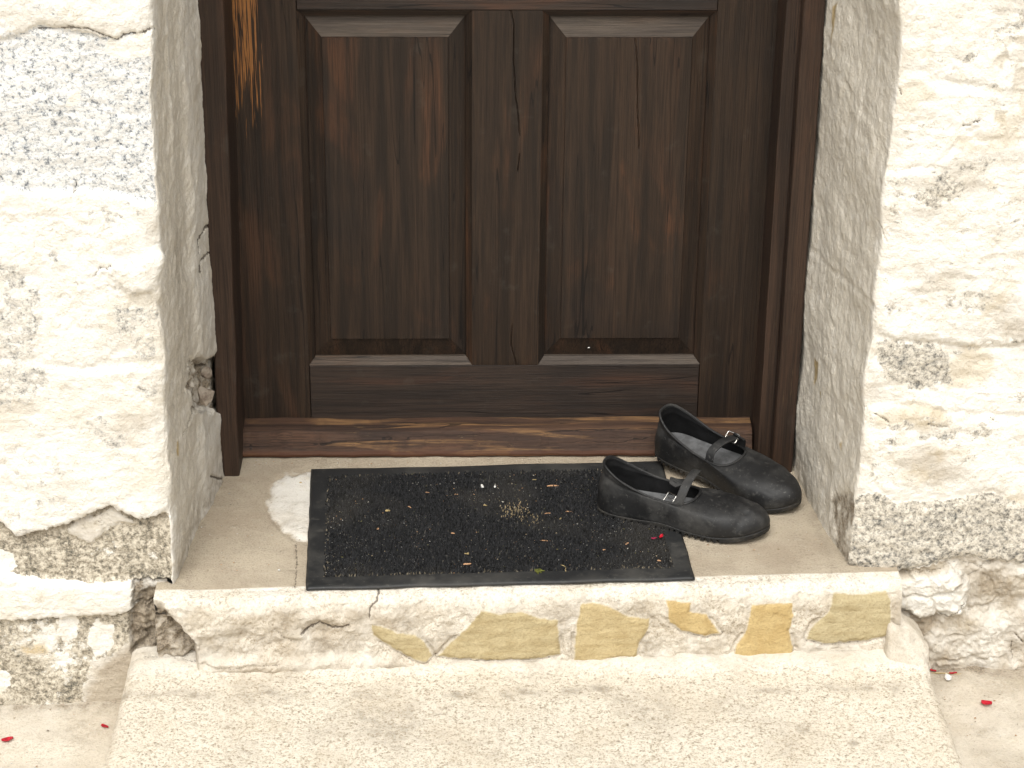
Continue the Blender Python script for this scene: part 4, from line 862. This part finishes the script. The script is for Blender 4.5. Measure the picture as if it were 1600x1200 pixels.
def chip(name, c, L_, W_, rz, mat, label, cat, group=None, bend=.1):
    b1, b2 = random.uniform(-1, 1), random.uniform(2, 5)
    pth = [( (t-.5)*L_, bend*L_*math.sin(t*b2)*b1, W_*.25+.0004+.0005*math.sin(t*5)) for t in np.linspace(0, 1, 7)]
    o = link(name, ribbon(pth, (0, 1, .2), W_, max(W_*.35, .0006), [.5, .9, 1, 1, .95, .75, .3]), mat, label=label, cat=cat, group=group); o.location = c; o.rotation_euler.z = rz; return o
def gpt(q, z=None):
    p = on(q, 2, -.207)
    for _ in range(3): p = on(q, 2, float(zg(p[0], p[1])))
    return tuple(p+np.array([0, 0, .0015]))
def fpt(q, z): return tuple(on(q, 2, z))
petal(gpt((12, 1158)), .018, .011, .35, 'bright red petal lying on the paving left of the steps, well clear of them')
petal(gpt((164, 1137)), .014, .007, -.6, 'dark red petal against the edge of the lower step')
petal(gpt((1541, 1102)), .017, .013, -.3, 'bright red petal alone on the paving right of the steps', curl=.5)
petal(gpt((1458, 1050)), .010, .005, -.5, 'small dark red petal beside the white pebble, next to the lower step', curl=.5)
petal(gpt((1489, 1054)), .013, .005, .1, 'thin dark red petal behind the white pebble at the wall foot', curl=.5)
petal(fpt((1022, 842), .009), .009, .005, .1, 'dull pink petal on the doormat beside the shoe', mat=simple('petal_pink', (.30, .018, .06), .6, .4, 200))
petal(fpt((1033, 840), .009), .010, .006, 1.0, 'crumpled crimson petal on the doormat under the edge of the shoe', curl=.8)
pebble('pebble', gpt((1480, 1062)), .0085, WHITEP, 'white pebble on the paving at the foot of the wall', 'pebble', 3)
chip('straw', gpt((1482, 1054)), .055, .0016, -.05, STRAW, 'thin yellow straw lying along the wall foot behind the white pebble', 'straw', bend=.04)
pebble('pebble', fpt((753, 762), .0075), .0052, WHITEP, 'larger of two white pebbles side by side on the doormat', 'pebble', 4)
pebble('pebble', fpt((773, 762), .0075), .0032, WHITEP, 'smaller of two white pebbles side by side on the doormat', 'pebble', 5)
pebble('pebble', fpt((436, 892), .0005), .0028, WHITEP, 'tiny white pebble on the bare floor slab left of the doormat', 'pebble', 6)
pebble('pebble', (on((920, 543), 1, .010)[0], .0135, on((920, 543), 1, .010)[2]-.003), .0035, WHITEP, 'tiny pale pebble sitting on the door just above its bottom rail', 'pebble', 9)
chip('wood_chip', fpt((864, 760), .008), .020, .0026, .1, CHIP, 'long orange wood sliver on the doormat between the pebbles and the shoe', 'wood chip')
for k, (q, L_, W_, r_) in enumerate([((606, 799), .010, .006, .2), ((591, 827), .007, .005, .9), ((730, 882), .016, .005, .25), ((731, 866), .007, .006, 1.2), ((944, 860), .007, .004, .6), ((708, 834), .008, .004, .1), ((728, 866), .005, .003, .1), ((888, 800), .012, .003, .15), ((856, 803), .014, .0025, .25), ((876, 811), .009, .0025, 1.2), ((852, 845), .020, .0024, .05), ((980, 850), .011, .004, .9), ((835, 750), .009, .0025, .2), ((640, 793), .008, .003, -.6), ((713, 773), .008, .0025, .3), ((758, 790), .008, .004, .1), ((1030, 877), .007, .004, .1), ((668, 770), .009, .002, -.1), ((470, 755), .006, .004, .1)]):
    z_ = .008 if k < 18 else .0015
    lb = 'small pale wood flake lying on the carpet of the doormat' if k < 18 else 'brown flake lying on the pale stone beside the doormat'
    chip('wood_chip', fpt(q, z_), L_*.8, W_*.6, r_, CHIP if k % 3 else STRAW, lb, 'wood chip', 'flakes scattered on the doormat' if k < 18 else None)
chip('twig', fpt((881, 888), .007), .022, .0012, -1.1, STRAW, 'thin bent pale stalk lying over the front edging of the doormat', 'twig', bend=.25)
bm = bmesh.new()
for k in range(9):
    a_ = k*.7; m4 = Matrix.Translation((.004*math.cos(a_*1.7), .003*math.sin(a_*2.1), .0025)) @ Matrix.Rotation(a_, 4, 'Z') @ Matrix.Rotation(.7*math.sin(k), 4, 'Y') @ Matrix.Diagonal((.006, .0012, .0010, 1)); bmesh.ops.create_icosphere(bm, subdivisions=1, radius=1, matrix=m4)
me = bpy.data.meshes.new('moss'); bm.to_mesh(me); bm.free(); o = link('moss_tuft', me, MOSS, label='small green moss tuft at the front edging of the doormat', cat='moss'); o.location = fpt((842, 894), .007)
# grit nobody could count
def grit(name, P_, size, cols, label, cat):
    n = len(P_); T_ = np.array([(1, 1, 1), (-1, -1, 1), (-1, 1, -1), (1, -1, -1)])/1.7; V = np.zeros((n, 4, 3)); 
    for k in range(n):
        a_ = RNG.normal(size=(3, 3)); q_, _ = np.linalg.qr(a_); V[k] = P_[k]+(T_@q_)*size[k]*np.array([1.4, .9, .6])
    b_ = (np.arange(n)*4)[:, None]; F_ = np.concatenate([b_+np.array(f) for f in ((0, 1, 2), (0, 2, 3), (0, 3, 1), (1, 3, 2))])
    me = npmesh(V.reshape(-1, 3), F_); add_attr(me, 'C', np.repeat(np.concatenate([cols, np.ones((n, 1))], 1)[:, None], 4, 1).reshape(-1, 4)); return link(name, me, attr_mat(name+'_material', .9), label=label, cat=cat, kind='stuff')
n = 3800; lx = RNG.uniform(-.285, .285, n); ly = RNG.uniform(-.185, .185, n); keep = RNG.random(n) < .35+.65*np.clip(perlin(np.stack([lx, ly, lx*0], -1), 7)+.5, 0, 1); lx, ly = lx[keep], ly[keep]; n = len(lx)
cs, sn = math.cos(.0415), math.sin(.0415); sz = RNG.lognormal(math.log(.00062), .5, n).clip(.0003, .0024)
PAL = np.array([(.62, .58, .50), (.45, .36, .24), (.55, .32, .17), (.30, .26, .20), (.72, .70, .66), (.22, .20, .08)])
grit('mat_grit', np.stack([-.0266+lx*cs-ly*sn, -.29+lx*sn+ly*cs, np.full(n, .0072)-.002*(np.abs(lx) > .272)-.002*(np.abs(ly) > .168)], -1), sz, PAL[RNG.integers(0, 6, n)]*(.7+.5*RNG.random((n, 1))), 'fine pale crumbs and grit sprinkled over the black doormat', 'grit')
n = 420; gx = np.concatenate([RNG.uniform(-.5, -.33, 130), RNG.uniform(.30, .50, 110), RNG.uniform(-.46, .4, 180)]); gy = np.concatenate([RNG.uniform(-.45, -.10, 130), RNG.uniform(-.45, -.12, 110), RNG.uniform(-.083, -.058, 180)])
grit('floor_grit', np.stack([gx, gy, np.full(n, .0012)], -1), RNG.lognormal(math.log(.0007), .45, n).clip(.0003, .002), PAL[RNG.integers(0, 5, n)]*.9, 'fine grit lying on the threshold floor around the doormat', 'grit')
n = 260; gx = np.concatenate([RNG.uniform(-.85, -.62, 130), RNG.uniform(.67, .85, 130)]); gy = RNG.uniform(-.75, -.47, n)
grit('paving_grit', np.stack([gx, gy, zg(gx, gy)+.001], -1), RNG.lognormal(math.log(.0008), .5, n).clip(.0003, .0024), PAL[RNG.integers(0, 5, n)]*.8, 'loose grit scattered on the paving at both ends of the steps', 'grit')
